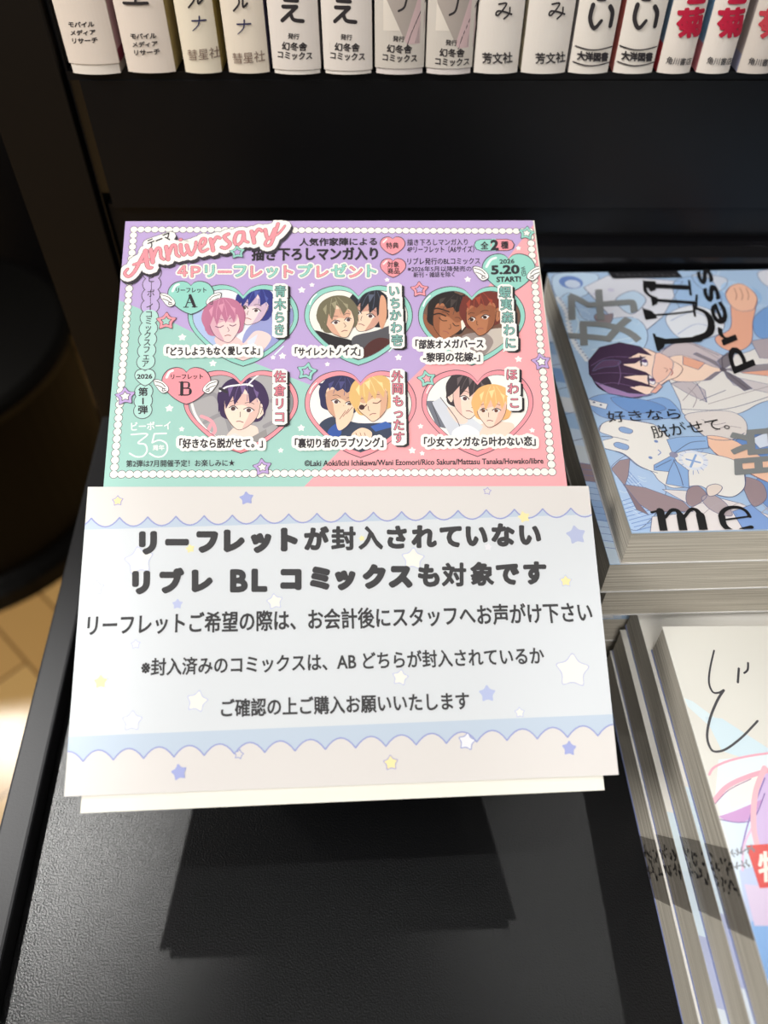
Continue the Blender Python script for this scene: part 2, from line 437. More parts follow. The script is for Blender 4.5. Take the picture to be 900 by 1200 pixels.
CREAM = (226, 214, 202); CW = (226, 218, 210)
def media(dx, dy):
    def f(p, x0, x1):
        p.text('モバイル', (81.5 + dx, 27 + dy), (111.5 + dx, 26.5 + dy), 6, DK, 2, .25)
        p.text('メディア', (84 + dx, 37 + dy), (113 + dx, 35.5 + dy), 6, DK, 2, .25)
        p.text('リサーチ', (86 + dx, 46.5 + dy), (115.5 + dx, 45 + dy), 6, DK, 2, .25)
        if dx > 20: p.S([(146, 2), (174, 2)], 3.2, DK, 2, False); p.S([(160, -14), (160, 2)], 3, DK, 2, False)
    return f
def runa(dx, dy):
    NV = (46, 46, 84)
    def f(p, x0, x1):
        p.S([(228 + dx, -8 + dy), (228 + dx, -1 + dy), (222 + dx, 7 + dy)], 2, DK, 2); p.S([(233 + dx, -14 + dy), (233 + dx, 2 + dy), (238 + dx, -2 + dy)], 2.2, DK, 2)
        p.S([(226 + dx, 22.5 + dy), (242 + dx, 22 + dy)], 1.7, NV, 2); p.S([(234.5 + dx, 17.5 + dy), (233.5 + dx, 27 + dy), (227 + dx, 34 + dy)], 1.8, NV, 2, w1=.9)
        p.text('彗星社', (220.5 + dx, 63 + dy), (258 + dx, 60 + dy), 13, (120, 96, 84), 2)
    return f
def gento(dx, dy, e=True):
    def f(p, x0, x1):
        if e:
            p.S([(334 + dx, -2 + dy), (349 + dx, -1 + dy)], 4, DK, 2, False)
            p.S([(332 + dx, 6 + dy), (348 + dx, 6 + dy), (331 + dx, 22.5 + dy)], 4.2, DK, 2, False); p.S([(341 + dx, 14 + dy), (344.5 + dx, 21 + dy), (355.5 + dx, 23 + dy)], 4.2, DK, 2)
        p.text('発行', (338 + dx, 40 + dy), (351 + dx, 41 + dy), 6.5, DK, 4, .15)
        p.text('幻冬舎', (331 + dx, 52 + dy), (360 + dx, 53 + dy), 9.5, DK, 4, .3)
        p.text('コミックス', (326 + dx, 62.5 + dy), (366 + dx, 64 + dy), 8.5, DK, 4, .3)
    return f
def wedge(dx, dy, base):
    g = gento(dx, dy, False)
    def f(p, x0, x1):
        c0 = p.m((0, 0 + 47.5))[1]; zt = 60
        GX = base
        p.poly([(x0, 146 + 182), (x0, 158.3), (x1, 158.3), (x1, 146 + 182)], (222, 214, 202), 1)
        def q(pts, c, l_): p.poly([p.m((x + GX, y + dy)) for x, y in pts], c, l_)
        q([(3, -60), (12, -5), (33, 42), (62, -12), (66, -60)], (170, 160, 152), 2)
        q([(60, -40), (33, 42), (36, 47), (53, 47), (57, -40)], (205, 178, 178), 3)
        q([(57, 0), (45, 46), (54, 47), (57, 20)], (170, 152, 150), 3)
        p.S([(61 + GX, -10 + dy), (41 + GX, 34 + dy), (36 + GX, 48 + dy)], 1, DK, 3, False)
        p.S([(26 + GX, 8 + dy), (33 + GX, 3 + dy), (37 + GX, -14 + dy)], 2.4, DK, 3)
        g(p, x0, x1)
    return f
def mi(dx, dy):
    def f(p, x0, x1):
        p.S([(584 + dx, 3 + dy), (593 + dx, 2.5 + dy), (584 + dx, 15 + dy), (580.5 + dx, 15 + dy), (583 + dx, 11 + dy), (591 + dx, 12 + dy), (599 + dx, 15 + dy)], 1.9, DK, 2); p.S([(597 + dx, 7 + dy), (596 + dx, 14 + dy), (590 + dx, 20 + dy)], 1.9, DK, 2)
        p.text('芳文社', (565 + dx, 66.5 + dy), (600 + dx, 65.5 + dy), 12.5, DK, 2, .3)
    return f
def oyo(dx, dy):
    def f(p, x0, x1):
        p.S([(694 + dx, 4 + dy), (690.5 + dx, 20 + dy), (695 + dx, 31 + dy), (703.5 + dx, 22.5 + dy)], 5, DK, 2, w1=4); p.S([(714 + dx, 6 + dy), (717 + dx, 14 + dy), (714.5 + dx, 29 + dy)], 5, DK, 2)
        p.S([(700 + dx, -3 + dy), (708 + dx, -3 + dy)], 4, DK, 2, False)
        for y0, k in ((53, 0), (71.5, -3)): p.S([(674 + k + dx, y0 + dy), (688 + k + dx, y0 + 3 + dy), (700 + k + dx, y0 + 3.2 + dy), (717 + k + dx, y0 + 1 + dy)], 1.3, DK, 2)
        p.text('大洋図書', (676 + dx, 63.5 + dy), (712 + dx, 65.5 + dy), 10, DK, 2, .5)
    return f
def kiku(dx, dy, red=(182, 26, 58)):
    def f(p, x0, x1):
        p.text('菊', (793 + dx, 26 + dy), (823 + dx, 24 + dy), 33, red, 2, 1.5, skew=.12)
        p.S([(806 + dx, 0 + dy), (824 + dx, 0 + dy)], 5, red, 2, False)
        p.text('角川書店', (780 + dx, 69 + dy), (810 + dx, 71 + dy), 8.5, DK, 2, .1, skew=.2)
    return f
R180 = lambda c: [(0, 181, c)]
shelf_book(85.5, 141, 'white comic at the left end of the shelf row, jacket slid up', CREAM, None, [(0, 3.5, (150, 60, 84)), (3.5, 181, (214, 176, 182))], media(0, 0), 3.0, (232, 224, 214))
shelf_book(150.5, 206, 'white comic on the shelf, second book from the left end', CREAM, None, R180((196, 178, 120)), media(72.5, 13.5), .4)
shelf_book(217.5, 260, 'cream comic third from the left on the shelf, yellow board beside its spine', (228, 218, 198), None, R180((196, 178, 104)), runa(0, 0), .3)
shelf_book(268.5, 316, 'cream comic fourth from the left on the shelf, brown characters at its foot', (228, 217, 200), None, R180((120, 110, 140)), runa(52.5, 4), .3)
shelf_book(322, 375, 'white comic with thick black kana, fifth from the left on the shelf', CW, R180((196, 190, 194)), None, gento(0, 0), 1.4, (236, 230, 222))
shelf_book(381.5, 435, 'white comic with thick black kana, sixth from the left on the shelf', CW, R180((186, 178, 190)), None, gento(61.5, 1), 1.2, (236, 230, 222))
shelf_book(441, 495, 'grey and pink wedge patterned comic, seventh from the left end', (205, 198, 188), R180((190, 180, 176)), None, wedge(122.5, 3, 441), 1.8, (222, 214, 210))
shelf_book(500, 551, 'grey and pink wedge patterned comic, eighth from the left end', (205, 198, 188), R180((190, 180, 176)), None, wedge(184, 7.5, 500.5), 1.8, (222, 214, 210))
shelf_book(555, 606, 'plain white comic with thin black kana, ninth from the left end', (224, 217, 208), R180((188, 180, 172)), None, mi(0, 0), .2)
shelf_book(610.5, 662, 'plain white comic with thin black kana, tenth from the left end', (224, 217, 208), R180((222, 214, 190)), None, mi(62, 0), .2)
shelf_book(666, 712, 'white comic with two black rules and grey board, eleventh from the left', (226, 219, 209), R180((176, 170, 172)), None, oyo(0, 0), .2)
shelf_book(718.5, 764, 'white comic with two black rules and salmon board, twelfth from the left', (226, 219, 209), R180((206, 120, 112)), None, oyo(52, 0), .2)
SB = [(0, 8, (186, 58, 70)), (8, 181, (112, 140, 166))]
shelf_book(770, 808, 'white comic with large red kanji and deep red board, third from the end', (224, 215, 205), SB, None, kiku(0, 0), .2)
shelf_book(816, 854, 'white comic with large red kanji, blue and pink board, second from the end', (224, 215, 205), [(0, 8, (208, 128, 136)), (8, 181, (120, 158, 190))], None, kiku(47.5, 0), .2)
shelf_book(864, 905, 'greyish comic with a large red kanji at the right end of the shelf row', (206, 196, 186), [(0, 5, (150, 150, 176)), (5, 181, (172, 160, 156))], None, kiku(96, 1, (186, 60, 70)), .2)

# ------------------------------------------------------------------ stacked comics
BW, BD = 182.0, 128.0            # B6 long and short side
def flat_book(fl_corner, yaw, z0, th, long_x, label, group, cover, art=None, back=(210, 212, 220), spine_at='back'):
    """book lying flat; fl_corner = its front-left corner; long_x: long side along x. art(page) prints the upper cover"""
    ex = Vector((math.cos(yaw), math.sin(yaw), 0)); ey = Vector((-math.sin(yaw), math.cos(yaw), 0)); ez = Vector((0, 0, 1))
    w, d = (BW, BD) if long_x else (BD, BW)
    o = Vector((fl_corner[0], fl_corner[1], z0)); c = o + ex * (w / 2) + ey * (d / 2)
    root = thing('comic_book', tuple(c), label, 'book', group); root.rotation_euler = (0, 0, yaw)
    L = lambda x, y, z: Vector((x - w / 2, y - d / 2, z))       # local mm
    ct = .45
    def loc(v): return [Vector(q) for q in v]
    def part(name, verts, faces, mats, fmi=None):
        me = bpy.data.meshes.new(name); me.from_pydata([tuple(q * .001) for q in verts], [], faces)
        for m_ in mats: me.materials.append(m_)
        if fmi: me.polygons.foreach_set('material_index', fmi)
        p = bpy.data.objects.new(name, me); COL.objects.link(p); p.parent = root; p['base_mm'] = tuple(c); return p
    def bx(x0, x1, y0, y1, z0_, z1_):
        m_ = MB(); m_.box(x0, x1, y0, y1, z0_, z1_); return [v - Vector((w / 2, d / 2, 0)) for v in m_.v], m_.f
    v, f = bx(.25, w - .25, .25, d - .25, ct, th - ct); part('page_block', v, f, [m_pages])
    # jacket: upper board, lower board, spine
    V, F, MI = [], [], []
    cov, bk = (cover if not isinstance(cover, tuple) else ink(cover, 'gloss')), ink(back, 'gloss')
    mats = [cov, bk]
    def addb(a, k):
        i = len(V); V.extend(a[0]); F.extend([tuple(q + i for q in g) for g in a[1]]); MI.extend([k] * len(a[1]))
    addb(bx(0, w, 0, d, th - ct, th), 0); addb(bx(0, w, 0, d, 0, ct), 1)
    if spine_at == 'back': addb(bx(0, w, d - ct, d, ct, th - ct), 1)
    else: addb(bx(w - ct, w, 0, d, ct, th - ct), 1)
    if art:
        pg = Page(o + ez * (th + .014), ex, ey, 'gloss', .0125)
        pg.clip = [[(0, 0), (w, 0), (w, d), (0, d)]]; pg.full = pg.clip
        art(pg)
        k = len(V); V += [Vector((q.dot(ex), q.dot(ey), q.z)) - Vector((c.dot(ex), c.dot(ey), c.z)) for q in pg.v]
        F += [tuple(i + k for i in q) for q in pg.f]
        for m_ in pg.mats:
            if m_ not in mats: mats.append(m_)
        MI += [mats.index(pg.mats[i]) for i in pg.mi]
    part('jacket', V, F, mats, MI)
    root['dims'] = (w, d, th)
    return root, o, ex, ey, part

def local(cx, cy, R, ang):
    a = math.radians(ang); c, s_ = math.cos(a), math.sin(a)
    return lambda x, y: (cx + R * (x * c + y * s_), cy + R * (x * s_ - y * c))
def head(p, cx, cy, R, ang, skin, hair, ly, turn=0, shade=None, light=None, closed=False, bangs=0, line=(84, 60, 62), back=True, ear=0, flip=1):
    """a plain drawn head: hair, face, fringe, eyes, nose, mouth"""
    l0 = local(cx, cy, R, ang); l = lambda x, y: l0(x * flip, y)
    if back: p.P([l(x, y) for x, y in [(-1.0, -.1), (-1.12, .45), (-.75, 1.1), (0, 1.33), (.75, 1.1), (1.12, .45), (1.0, -.1), (.7, -.55), (-.7, -.55)]], hair, ly, True)
    if ear:
        p.P([l(ear * x, y) for x, y in [(.68, .15), (.95, .25), (.95, -.15), (.68, -.4)]], skin, ly + 1, True)
        p.S([l(ear * x, y) for x, y in [(.76, .1), (.88, .08), (.82, -.2)]], .6, line, ly + 2)
    fc = [(-.76, .35), (-.74, -.2), (-.46, -.68), (turn * .22, -.98), (.46, -.68), (.74, -.2), (.76, .35), (.45, .8), (-.45, .8)]
    fc = [(x + turn * .12 * (1 if y < .2 else 0), y) for x, y in fc]
    p.P([l(x, y) for x, y in fc], skin, ly + 2, True)
    if shade:
        sgn = -1 if turn > 0 else 1
        p.P([l(sgn * x + turn * .1, y) for x, y in [(.72, .3), (.72, -.2), (.42, -.68), (.12, -.9), (.3, -.4), (.45, .1)]], shade, ly + 3, True)
        p.P([l(x, y) for x, y in [(-.7, .35), (-.5, .0), (0, .12), (.5, .0), (.7, .35), (0, .6)]], shade, ly + 3, True)
    p.S([l(x, y) for x, y in fc[:7]], .7, line, ly + 4)
    for sx in (-1, 1):
        ex_ = .34 * sx + turn * .26; w = .2 if sx * turn <= 0 else .16
        if closed: p.S([l(ex_ - w, -.1), l(ex_, -.17), l(ex_ + w, -.1)], 1.2, line, ly + 5)
        else:
            p.P([l(ex_ - w, -.06), l(ex_, .02), l(ex_ + w, -.06), l(ex_, -.2)], (236, 232, 232), ly + 5, True)
            p.D(l(ex_ + turn * .04, -.09), R * .105, line, ly + 6, 10)
            p.S([l(ex_ - w * 1.15, -.07), l(ex_, .04), l(ex_ + w * 1.15, -.07)], 1.1, (50, 38, 44), ly + 7)
        p.S([l(ex_ - w, .2), l(ex_, .26), l(ex_ + w, .2)], .7, line, ly + 5)
    p.S([l(turn * .42, -.2), l(turn * .5 + .03, -.38), l(turn * .4, -.42)], .7, line, ly + 5)
    p.S([l(turn * .3 - .14, -.63), l(turn * .32, -.6), l(turn * .3 + .16, -.64)], 1.0, (150, 84, 84), ly + 5)
    if bangs == 0: bg = [(-.98, -.3), (-1.1, .5), (-.7, 1.12), (0, 1.32), (.7, 1.12), (1.1, .5), (.98, -.25), (.78, .1), (.7, .42), (.5, -.02), (.34, .42), (.08, .02), (-.1, .5), (-.38, -.08), (-.5, .42), (-.72, .0)]
    elif bangs == 1: bg = [(-1.0, -.35), (-1.12, .5), (-.7, 1.12), (0, 1.32), (.7, 1.12), (1.1, .5), (1.0, -.35), (.86, .2), (.6, .5), (.3, .2), (.2, .62), (.0, .85), (-.1, .5), (-.35, .05), (-.45, .45), (-.7, -.15), (-.8, .3)]
    else: bg = [(-.98, .1), (-1.1, .5), (-.8, 1.15), (-.5, 1.05), (-.25, 1.4), (.05, 1.18), (.35, 1.42), (.6, 1.1), (.95, 1.05), (1.1, .5), (.98, .1), (.8, .5), (.5, .62), (.3, .45), (.05, .62), (-.2, .45), (-.45, .62), (-.75, .5)]
    p.P([l(x, y) for x, y in bg], hair, ly + 8)
    if light:
        for a_, b_, c_ in [((-.7, .75), (-.45, .95), (-.6, .4)), ((-.2, .95), (.1, 1.02), (-.05, .55)), ((.4, .85), (.65, .72), (.6, .45))]:
            p.P([l(*a_), l(*b_), l(*c_)], light, ly + 9)
        for x in (-.3, .15, .5): p.S([l(x * .4, 1.2), l(x, .75), l(x * 1.25, .3)], .6, light, ly + 9)

# ------------------------------------------------------------------ pile of blue covered comics, right, behind
class Lined:
    """draws like a page but runs a thin dark line round every coloured shape"""
    def __init__(s, page, line=(104, 110, 146), w=.75): s.p = page; s.line = line; s.w = w; s.full = page.full
    def P(s, pts, c, l, smooth=False):
        s.p.P(pts, c, 2 * l, smooth)
        if sum(c) > 200: s.p.S(pts, s.w, s.line, 2 * l + 1, smooth, True)
    def S(s, pts, w, c, l, smooth=True, closed=False, w1=None): s.p.S(pts, w, c, 2 * l, smooth, closed, w1)
    def D(s, c0, r, c, l, seg=18): s.p.D(c0, r, c, 2 * l, seg)
    def poly(s, pts, c, l): s.p.poly(pts, c, 2 * l)
    def text(s, t, a, b_, h, c, l, bold=0, halo=None, skew=0): s.p.text(t, a, b_, h, c, 2 * l, bold, halo, skew)

def cover_blue(p):
    p = Lined(p)
    BG = (168, 196, 228); OUT = (88, 96, 132); GR = (122, 124, 124); K = (28, 28, 30); SK = (240, 208, 188); SKD = (230, 172, 148)
    WH = (230, 230, 232); LB = (190, 214, 238); BR = (156, 138, 144); MB_ = (128, 164, 214)
    p.poly(p.full[0], BG, 0)
    p.D((669, 331), 15, (110, 140, 200), 1); p.D((671, 333), 10, LB, 2)
    p.P([(650, 322), (700, 322), (688, 345), (655, 350)], LB, 1, True); p.D((669, 331), 14, (110, 140, 200), 2); p.D((671, 333), 9, (200, 214, 236), 3)
    p.P([(684, 337), (712, 323), (800, 330), (776, 372), (742, 400), (716, 372)], (216, 220, 232), 2); p.S([(684, 337), (716, 372), (742, 400), (776, 372)], 1, OUT, 3, False)
    p.P([(722, 350), (742, 341), (757, 352), (742, 368), (728, 362)], LB, 3, True); p.S([(722, 350), (742, 341), (757, 352), (742, 368), (728, 362)], .9, OUT, 4, closed=True)
    p.D((700, 345), 5, (200, 200, 222), 3); p.D((716, 340), 4, (200, 200, 222), 3)
    p.P([(656, 352), (668, 344), (676, 362), (690, 376), (740, 372), (758, 388), (752, 410), (716, 420), (690, 424), (672, 402), (664, 372)], (178, 208, 236), 4, True)
    for a in [[(664, 362), (678, 378), (672, 396)], [(690, 392), (712, 400), (740, 396)], [(694, 410), (720, 408), (746, 400)], [(700, 380), (728, 386)]]: p.S(a, 1.6, (210, 228, 244), 5)
    rn = random.Random(4)
    edge = catmull([(654, 350), (664, 366), (668, 388), (676, 406), (688, 422)], n=5)
    for x, y in edge: p.D((x, y), 4, (226, 232, 240), 5, 8)
    for x, y in edge: p.D((x + 2, y), 1.6, (140, 160, 200), 6, 6)
    p.P([(696, 372), (704, 366), (710, 369), (718, 368), (716, 378), (706, 384)], (150, 136, 142), 6, True)
    p.D((866, 345), 26, (150, 186, 226), 1); p.D((864, 340), 19, (176, 206, 238), 2)
    p.P([(790, 330), (830, 326), (846, 356), (832, 372), (800, 366)], (160, 192, 230), 2, True)
    p.P([(780, 372), (812, 358), (846, 372), (842, 392), (800, 398)], (222, 228, 238), 3, True)
    for a in [[(786, 376), (812, 366), (838, 376)], [(794, 392), (816, 380), (840, 386)]]: p.S(a, 1, (150, 170, 210), 4)
    p.P([(812, 322), (850, 326), (846, 340), (822, 338)], (206, 214, 230), 2, True)
    p.P([(884, 372), (910, 356), (940, 366), (930, 392), (890, 396)], (120, 160, 214), 2, True); p.P([(890, 318), (940, 318), (940, 340), (900, 336)], (214, 218, 230), 2, True)
    # arm and fist
    p.P([(858, 352), (884, 356), (882, 378), (880, 402), (864, 412), (846, 408), (838, 396), (856, 384)], SKD, 5, True)
    p.P([(850, 345), (856, 336), (868, 333), (880, 340), (887, 350), (884, 362), (868, 365), (856, 358)], (238, 190, 166), 6, True)
    for x in (860, 867, 874): p.S([(x, 338), (x + 3, 346), (x + 2, 352)], .8, (150, 90, 84), 7)
    p.S([(850, 345), (856, 336), (868, 333), (880, 340), (887, 350), (884, 362)], .8, (150, 90, 84), 7)
    # shirt
    p.P([(772, 424), (776, 410), (800, 400), (822, 406), (842, 416), (872, 414), (905, 404), (960, 420), (960, 470), (900, 470), (862, 486), (806, 488), (796, 470), (786, 450)], (226, 224, 222), 6, True)
    p.P([(774, 420), (780, 408), (800, 400), (824, 407), (850, 420), (846, 434), (812, 424), (792, 418)], (198, 188, 194), 7, True)
    p.P([(880, 400), (905, 396), (960, 404), (960, 424), (890, 420)], (176, 166, 174), 7)
    p.P([(786, 450), (808, 446), (826, 458), (828, 472), (806, 462)], (196, 188, 194), 7)
    p.P([(850, 440), (905, 452), (905, 462), (860, 452)], (206, 200, 204), 7)
    for a in [[(786, 450), (812, 446), (828, 472)], [(798, 480), (850, 480), (905, 464)], [(820, 470), (850, 458)], [(776, 412), (800, 401), (842, 417)], [(812, 424), (846, 434)]]: p.S(a, .9, OUT, 8)
    # lower sleeve and forearm
    p.P([(804, 486), (850, 482), (872, 492), (874, 510), (856, 516), (830, 514), (812, 500)], (222, 216, 214), 7, True); p.S([(812, 500), (830, 514), (856, 516), (872, 508)], .9, OUT, 8)
    p.P([(826, 512), (858, 516), (900, 540), (960, 560), (960, 585), (900, 566), (858, 545), (836, 530)], (240, 198, 174), 8, True); p.S([(836, 530), (858, 545), (900, 566)], .8, (150, 90, 84), 9)
    # neck, face, hair
    p.P([(778, 424), (800, 417), (834, 430), (846, 434), (826, 446), (800, 448), (786, 444)], (242, 214, 196), 9, True); p.P([(800, 418), (826, 426), (818, 434), (800, 428)], SKD, 10)
    p.P([(858, 430), (905, 430), (905, 442), (870, 438)], SKD, 9)
    p.P([(692, 440), (690, 426), (700, 412), (722, 404), (746, 407), (760, 420), (764, 446), (752, 466), (724, 464), (702, 456)], (68, 50, 78), 10, True)
    p.P([(736, 412), (756, 409), (780, 420), (799, 431), (794, 442), (780, 448), (762, 462), (742, 462), (730, 440)], (244, 216, 200), 11, True)
    p.S([(760, 411), (780, 420), (799, 431), (794, 442), (780, 448), (764, 461)], .9, (110, 70, 76), 12)
    p.P([(770, 414), (788, 424), (784, 440), (770, 450), (764, 440), (766, 426)], (238, 196, 180), 12, True)
    p.P([(762, 461), (772, 450), (776, 454), (768, 462)], (230, 176, 160), 13)
    for ex_, ey_ in ((755, 424), (764, 446)):
        p.P([(ex_ - 4, ey_ - 5), (ex_ + 3, ey_), (ex_ + 2, ey_ + 6), (ex_ - 5, ey_ + 2)], (236, 232, 236), 13, True); p.D((ex_, ey_), 3.4, (98, 78, 128), 14, 12); p.D((ex_ + 1, ey_ - 1), 1.3, (40, 30, 50), 15, 8)
        p.S([(ex_ - 5, ey_ - 6), (ex_ - 4, ey_), (ex_ - 4, ey_ + 6)], 1.5, (50, 36, 56), 15)
    p.S([(778, 432), (782, 434), (780, 437)], .8, (150, 96, 92), 13); p.S([(785, 433), (788, 437), (786, 441)], 1.2, (170, 80, 84), 13)
    p.P([(690, 440), (689, 424), (702, 408), (726, 402), (750, 407), (764, 418), (748, 415), (736, 421), (757, 419), (744, 427), (728, 428), (756, 437), (762, 441), (744, 441), (730, 443), (752, 449), (770, 456), (750, 453), (738, 455), (758, 464), (732, 466), (706, 459)], (66, 48, 74), 15)
    p.P([(694, 436), (706, 424), (726, 424), (722, 430), (706, 432)], (92, 68, 100), 16, True); p.P([(696, 448), (712, 462), (740, 467), (764, 464), (736, 462), (712, 454)], (158, 128, 176), 16)
    for a in [[(692, 430), (712, 420), (740, 420)], [(692, 440), (716, 438), (746, 440)], [(700, 452), (720, 450), (744, 455)], [(724, 426), (727, 440), (724, 452)]]: p.S(a, .9, (120, 96, 136), 17)
    # bow at the collar
    p.P([(847, 434), (840, 424), (852, 414), (860, 417), (856, 428)], (128, 122, 130), 12); p.P([(847, 434), (866, 444), (881, 456), (872, 459), (852, 444)], (120, 114, 124), 12)
    p.P([(847, 434), (868, 430), (905, 427), (905, 434), (868, 437)], (150, 144, 150), 12); p.P([(847, 434), (830, 424), (812, 416), (816, 414), (838, 424)], (140, 132, 140), 12); p.P([(845, 436), (832, 446), (824, 447), (838, 437)], (140, 132, 140), 12)
    p.D((847, 434), 4, (98, 92, 104), 13)
    for a in [[(847, 434), (846, 420), (856, 416)], [(852, 438), (876, 457)]]: p.S(a, .9, (70, 64, 78), 14)
    # deep blue behind and shadow folds
    p.P([(688, 470), (712, 462), (750, 470), (776, 466), (790, 474), (796, 488), (760, 492), (722, 492), (700, 486)], MB_, 4, True); p.P([(716, 466), (760, 470), (780, 480), (740, 484)], (108, 148, 204), 5, True)
    p.P([(688, 468), (712, 474), (710, 480), (690, 475)], (228, 230, 234), 6); p.D((696, 472), 1.6, OUT, 7, 8); p.D((704, 475), 1.6, OUT, 7, 8)
    # plush toy with a bow
    p.P([(702, 506), (706, 497), (722, 492), (744, 494), (766, 498), (782, 512), (798, 526), (830, 532), (860, 540), (872, 554), (872, 572), (858, 583), (838, 580), (820, 570), (800, 572), (786, 572), (772, 564), (764, 554), (748, 546), (730, 532), (708, 526), (704, 518), (718, 513)], (232, 231, 228), 9, True)
    p.S([(702, 506), (706, 497), (722, 492), (744, 494), (766, 498)], .9, OUT, 10); p.S([(704, 512), (720, 513), (736, 517)], .9, OUT, 10); p.S([(708, 526), (730, 533), (748, 547), (770, 555)], .9, OUT, 10); p.S([(872, 556), (872, 572), (858, 583), (838, 580)], .9, OUT, 10)
    p.P([(725, 503), (730, 501), (741, 505), (738, 509), (728, 507)], (142, 172, 216), 10, True); p.P([(719, 521), (724, 519), (736, 523), (734, 528), (722, 525)], (142, 172, 216), 10, True)
    p.D((768.6, 518), 2.4, (120, 146, 200), 10, 10); p.D((762, 537), 2.4, (120, 146, 200), 10, 10); p.S([(771, 528), (774, 531), (771, 534)], 1.2, (120, 146, 200), 10)
    p.D((812, 540), 17, (222, 228, 240), 10); p.D((811, 540), 12.5, (236, 236, 236), 11)
    for i in range(16):
        a = i * math.pi / 8; p.S([(812 + 12.5 * math.cos(a), 540 + 12.5 * math.sin(a)), (812 + 17 * math.cos(a), 540 + 17 * math.sin(a))], .8, (140, 160, 206), 12)
    p.S([(804, 539), (820, 543)], 2.6, (140, 172, 220), 12, False); p.S([(815, 534), (809, 548)], 2.6, (140, 172, 220), 12, False)
    p.P([(788, 533), (781, 516), (796, 513), (828, 512), (830, 526), (806, 528)], (148, 182, 226), 13); p.P([(788, 534), (766, 546), (766, 552), (786, 554), (794, 544)], (138, 174, 222), 13); p.P([(790, 540), (806, 552), (807, 573), (780, 568), (784, 552)], (146, 180, 226), 14)
    p.D((789, 534), 5, (150, 150, 176), 15); p.S([(790, 532), (808, 520), (826, 518)], .9, OUT, 15); p.S([(789, 540), (796, 556), (800, 570)], .9, OUT, 15); p.S([(768, 549), (786, 540)], .9, OUT, 15)
    # ribbons and frills at the near edge
    p.P([(712, 556), (740, 532), (760, 550), (780, 572), (770, 600), (745, 622), (728, 604)], (176, 202, 236), 5, True)
    for i in range(9): p.S([(722 + i * 3, 590 + i * 4), (746 + i * 4, 582 + i * 4)], 1.1, (120, 150, 208), 6)
    for i in range(5): p.S([(716 + i * 5, 548 + i * 1), (736 + i * 5, 570 + i * 1)], .9, (120, 150, 208), 6)
    p.P([(716, 550), (726, 540), (738, 538), (736, 558), (732, 570)], BR, 7); p.P([(730, 568), (756, 572), (800, 588), (812, 600), (790, 600), (764, 601), (744, 588)], BR, 7); p.P([(732, 570), (748, 590), (760, 604), (746, 598)], (136, 118, 126), 8)
    p.P([(776, 574), (810, 576), (866, 590), (905, 606), (905, 640), (760, 640), (764, 606), (800, 602), (812, 594)], (226, 221, 222), 6)
    p.P([(806, 574), (818, 570), (828, 582), (812, 594), (804, 588)], BR, 7, True); p.P([(822, 584), (834, 580), (850, 590), (858, 604), (846, 604), (830, 596)], (178, 166, 172), 7, True); p.P([(870, 560), (892, 566), (898, 584), (884, 594), (874, 580)], BR, 7, True)
    for i in range(6): p.S([(776 + i * 22, 606), (800 + i * 22, 590), (824 + i * 20, 604)], .9, (180, 170, 178), 7)
    p.P([(858, 600), (880, 592), (905, 612), (905, 640), (870, 620)], (130, 162, 216), 7); p.P([(876, 574), (892, 556), (905, 570), (905, 600)], (116, 152, 208), 6)
    p.P([(828, 572), (838, 568), (846, 572), (840, 580), (830, 582)], (226, 214, 206), 11, True); p.S([(828, 572), (838, 568), (846, 572), (840, 580), (830, 582)], .8, OUT, 12, closed=True)
    p.P([(862, 516), (905, 500), (960, 510), (960, 560), (900, 545), (870, 532)], (112, 148, 206), 6); p.P([(880, 515), (900, 506), (905, 522), (890, 526)], (214, 224, 240), 7)
    # the book further right, out of the photo's edge, carries on in the same blues
    rn = random.Random(11)
    for i in range(26):
        x = 664 + rn.random() * 80; y = 348 + rn.random() * 62; p.S([(x, y), (x + rn.uniform(4, 9), y + rn.uniform(-4, 4)), (x + rn.uniform(8, 14), y + rn.uniform(-5, 6))], .7, (206, 224, 242), 6)
    for i in range(14):
        x = 818 + rn.random() * 70; y = 320 + rn.random() * 44; p.S([(x, y), (x + rn.uniform(3, 8), y + rn.uniform(-5, 5)), (x + rn.uniform(6, 13), y + rn.uniform(-6, 6))], .8, (214, 228, 244), 3)
    for i in range(16):
        x = 716 + rn.random() * 36; y = 556 + rn.random() * 56; p.S([(x, y), (x + 5, y + rn.uniform(-2, 4)), (x + 9, y + rn.uniform(-3, 6))], .8, (214, 228, 244), 6)
    for i in range(12):
        x = 870 + rn.random() * 34; y = 500 + rn.random() * 50; p.S([(x, y), (x + 6, y + rn.uniform(-5, 5))], .9, (190, 210, 238), 7)
    for a in [[(812, 404), (840, 420), (850, 430)], [(800, 470), (816, 452), (820, 448)], [(830, 474), (870, 462), (905, 452)], [(806, 455), (816, 466), (812, 478)], [(838, 505), (852, 500), (868, 502)], [(822, 492), (836, 498), (850, 496)]]: p.S(a, .8, (150, 140, 150), 8)
    # title lettering, turned a quarter
    p.text('好', (706, 405), (701, 341), 88, (132, 136, 138), 18, .9)
    p.text('脱', (905, 558), (900, 500), 92, (132, 136, 138), 18, 1.3)
    p.P([(711.5, 320), (793, 318.5), (799, 326), (718, 327.5)], (34, 34, 38), 18)
    for i in range(11): p.S([(722 + i * 6.6, 322.5 + (i % 2)), (725 + i * 6.6, 324.5)], 1.1, (110, 110, 116), 19, False)
    p.S([(764, 336), (804, 338)], 9.5, K, 19, False); p.P([(752, 330), (768, 331), (768, 341), (762, 343)], K, 19); p.S([(755, 333), (757, 344), (768, 352)], 4, K, 19); p.S([(807, 330), (809, 347)], 2.6, K, 19, False)
    p.S([(768, 353), (814, 356)], 6, K, 19, False); p.S([(816, 347), (815, 364)], 2.4, K, 19, False); p.P([(762, 347), (770, 350), (770, 357), (764, 360)], K, 19)
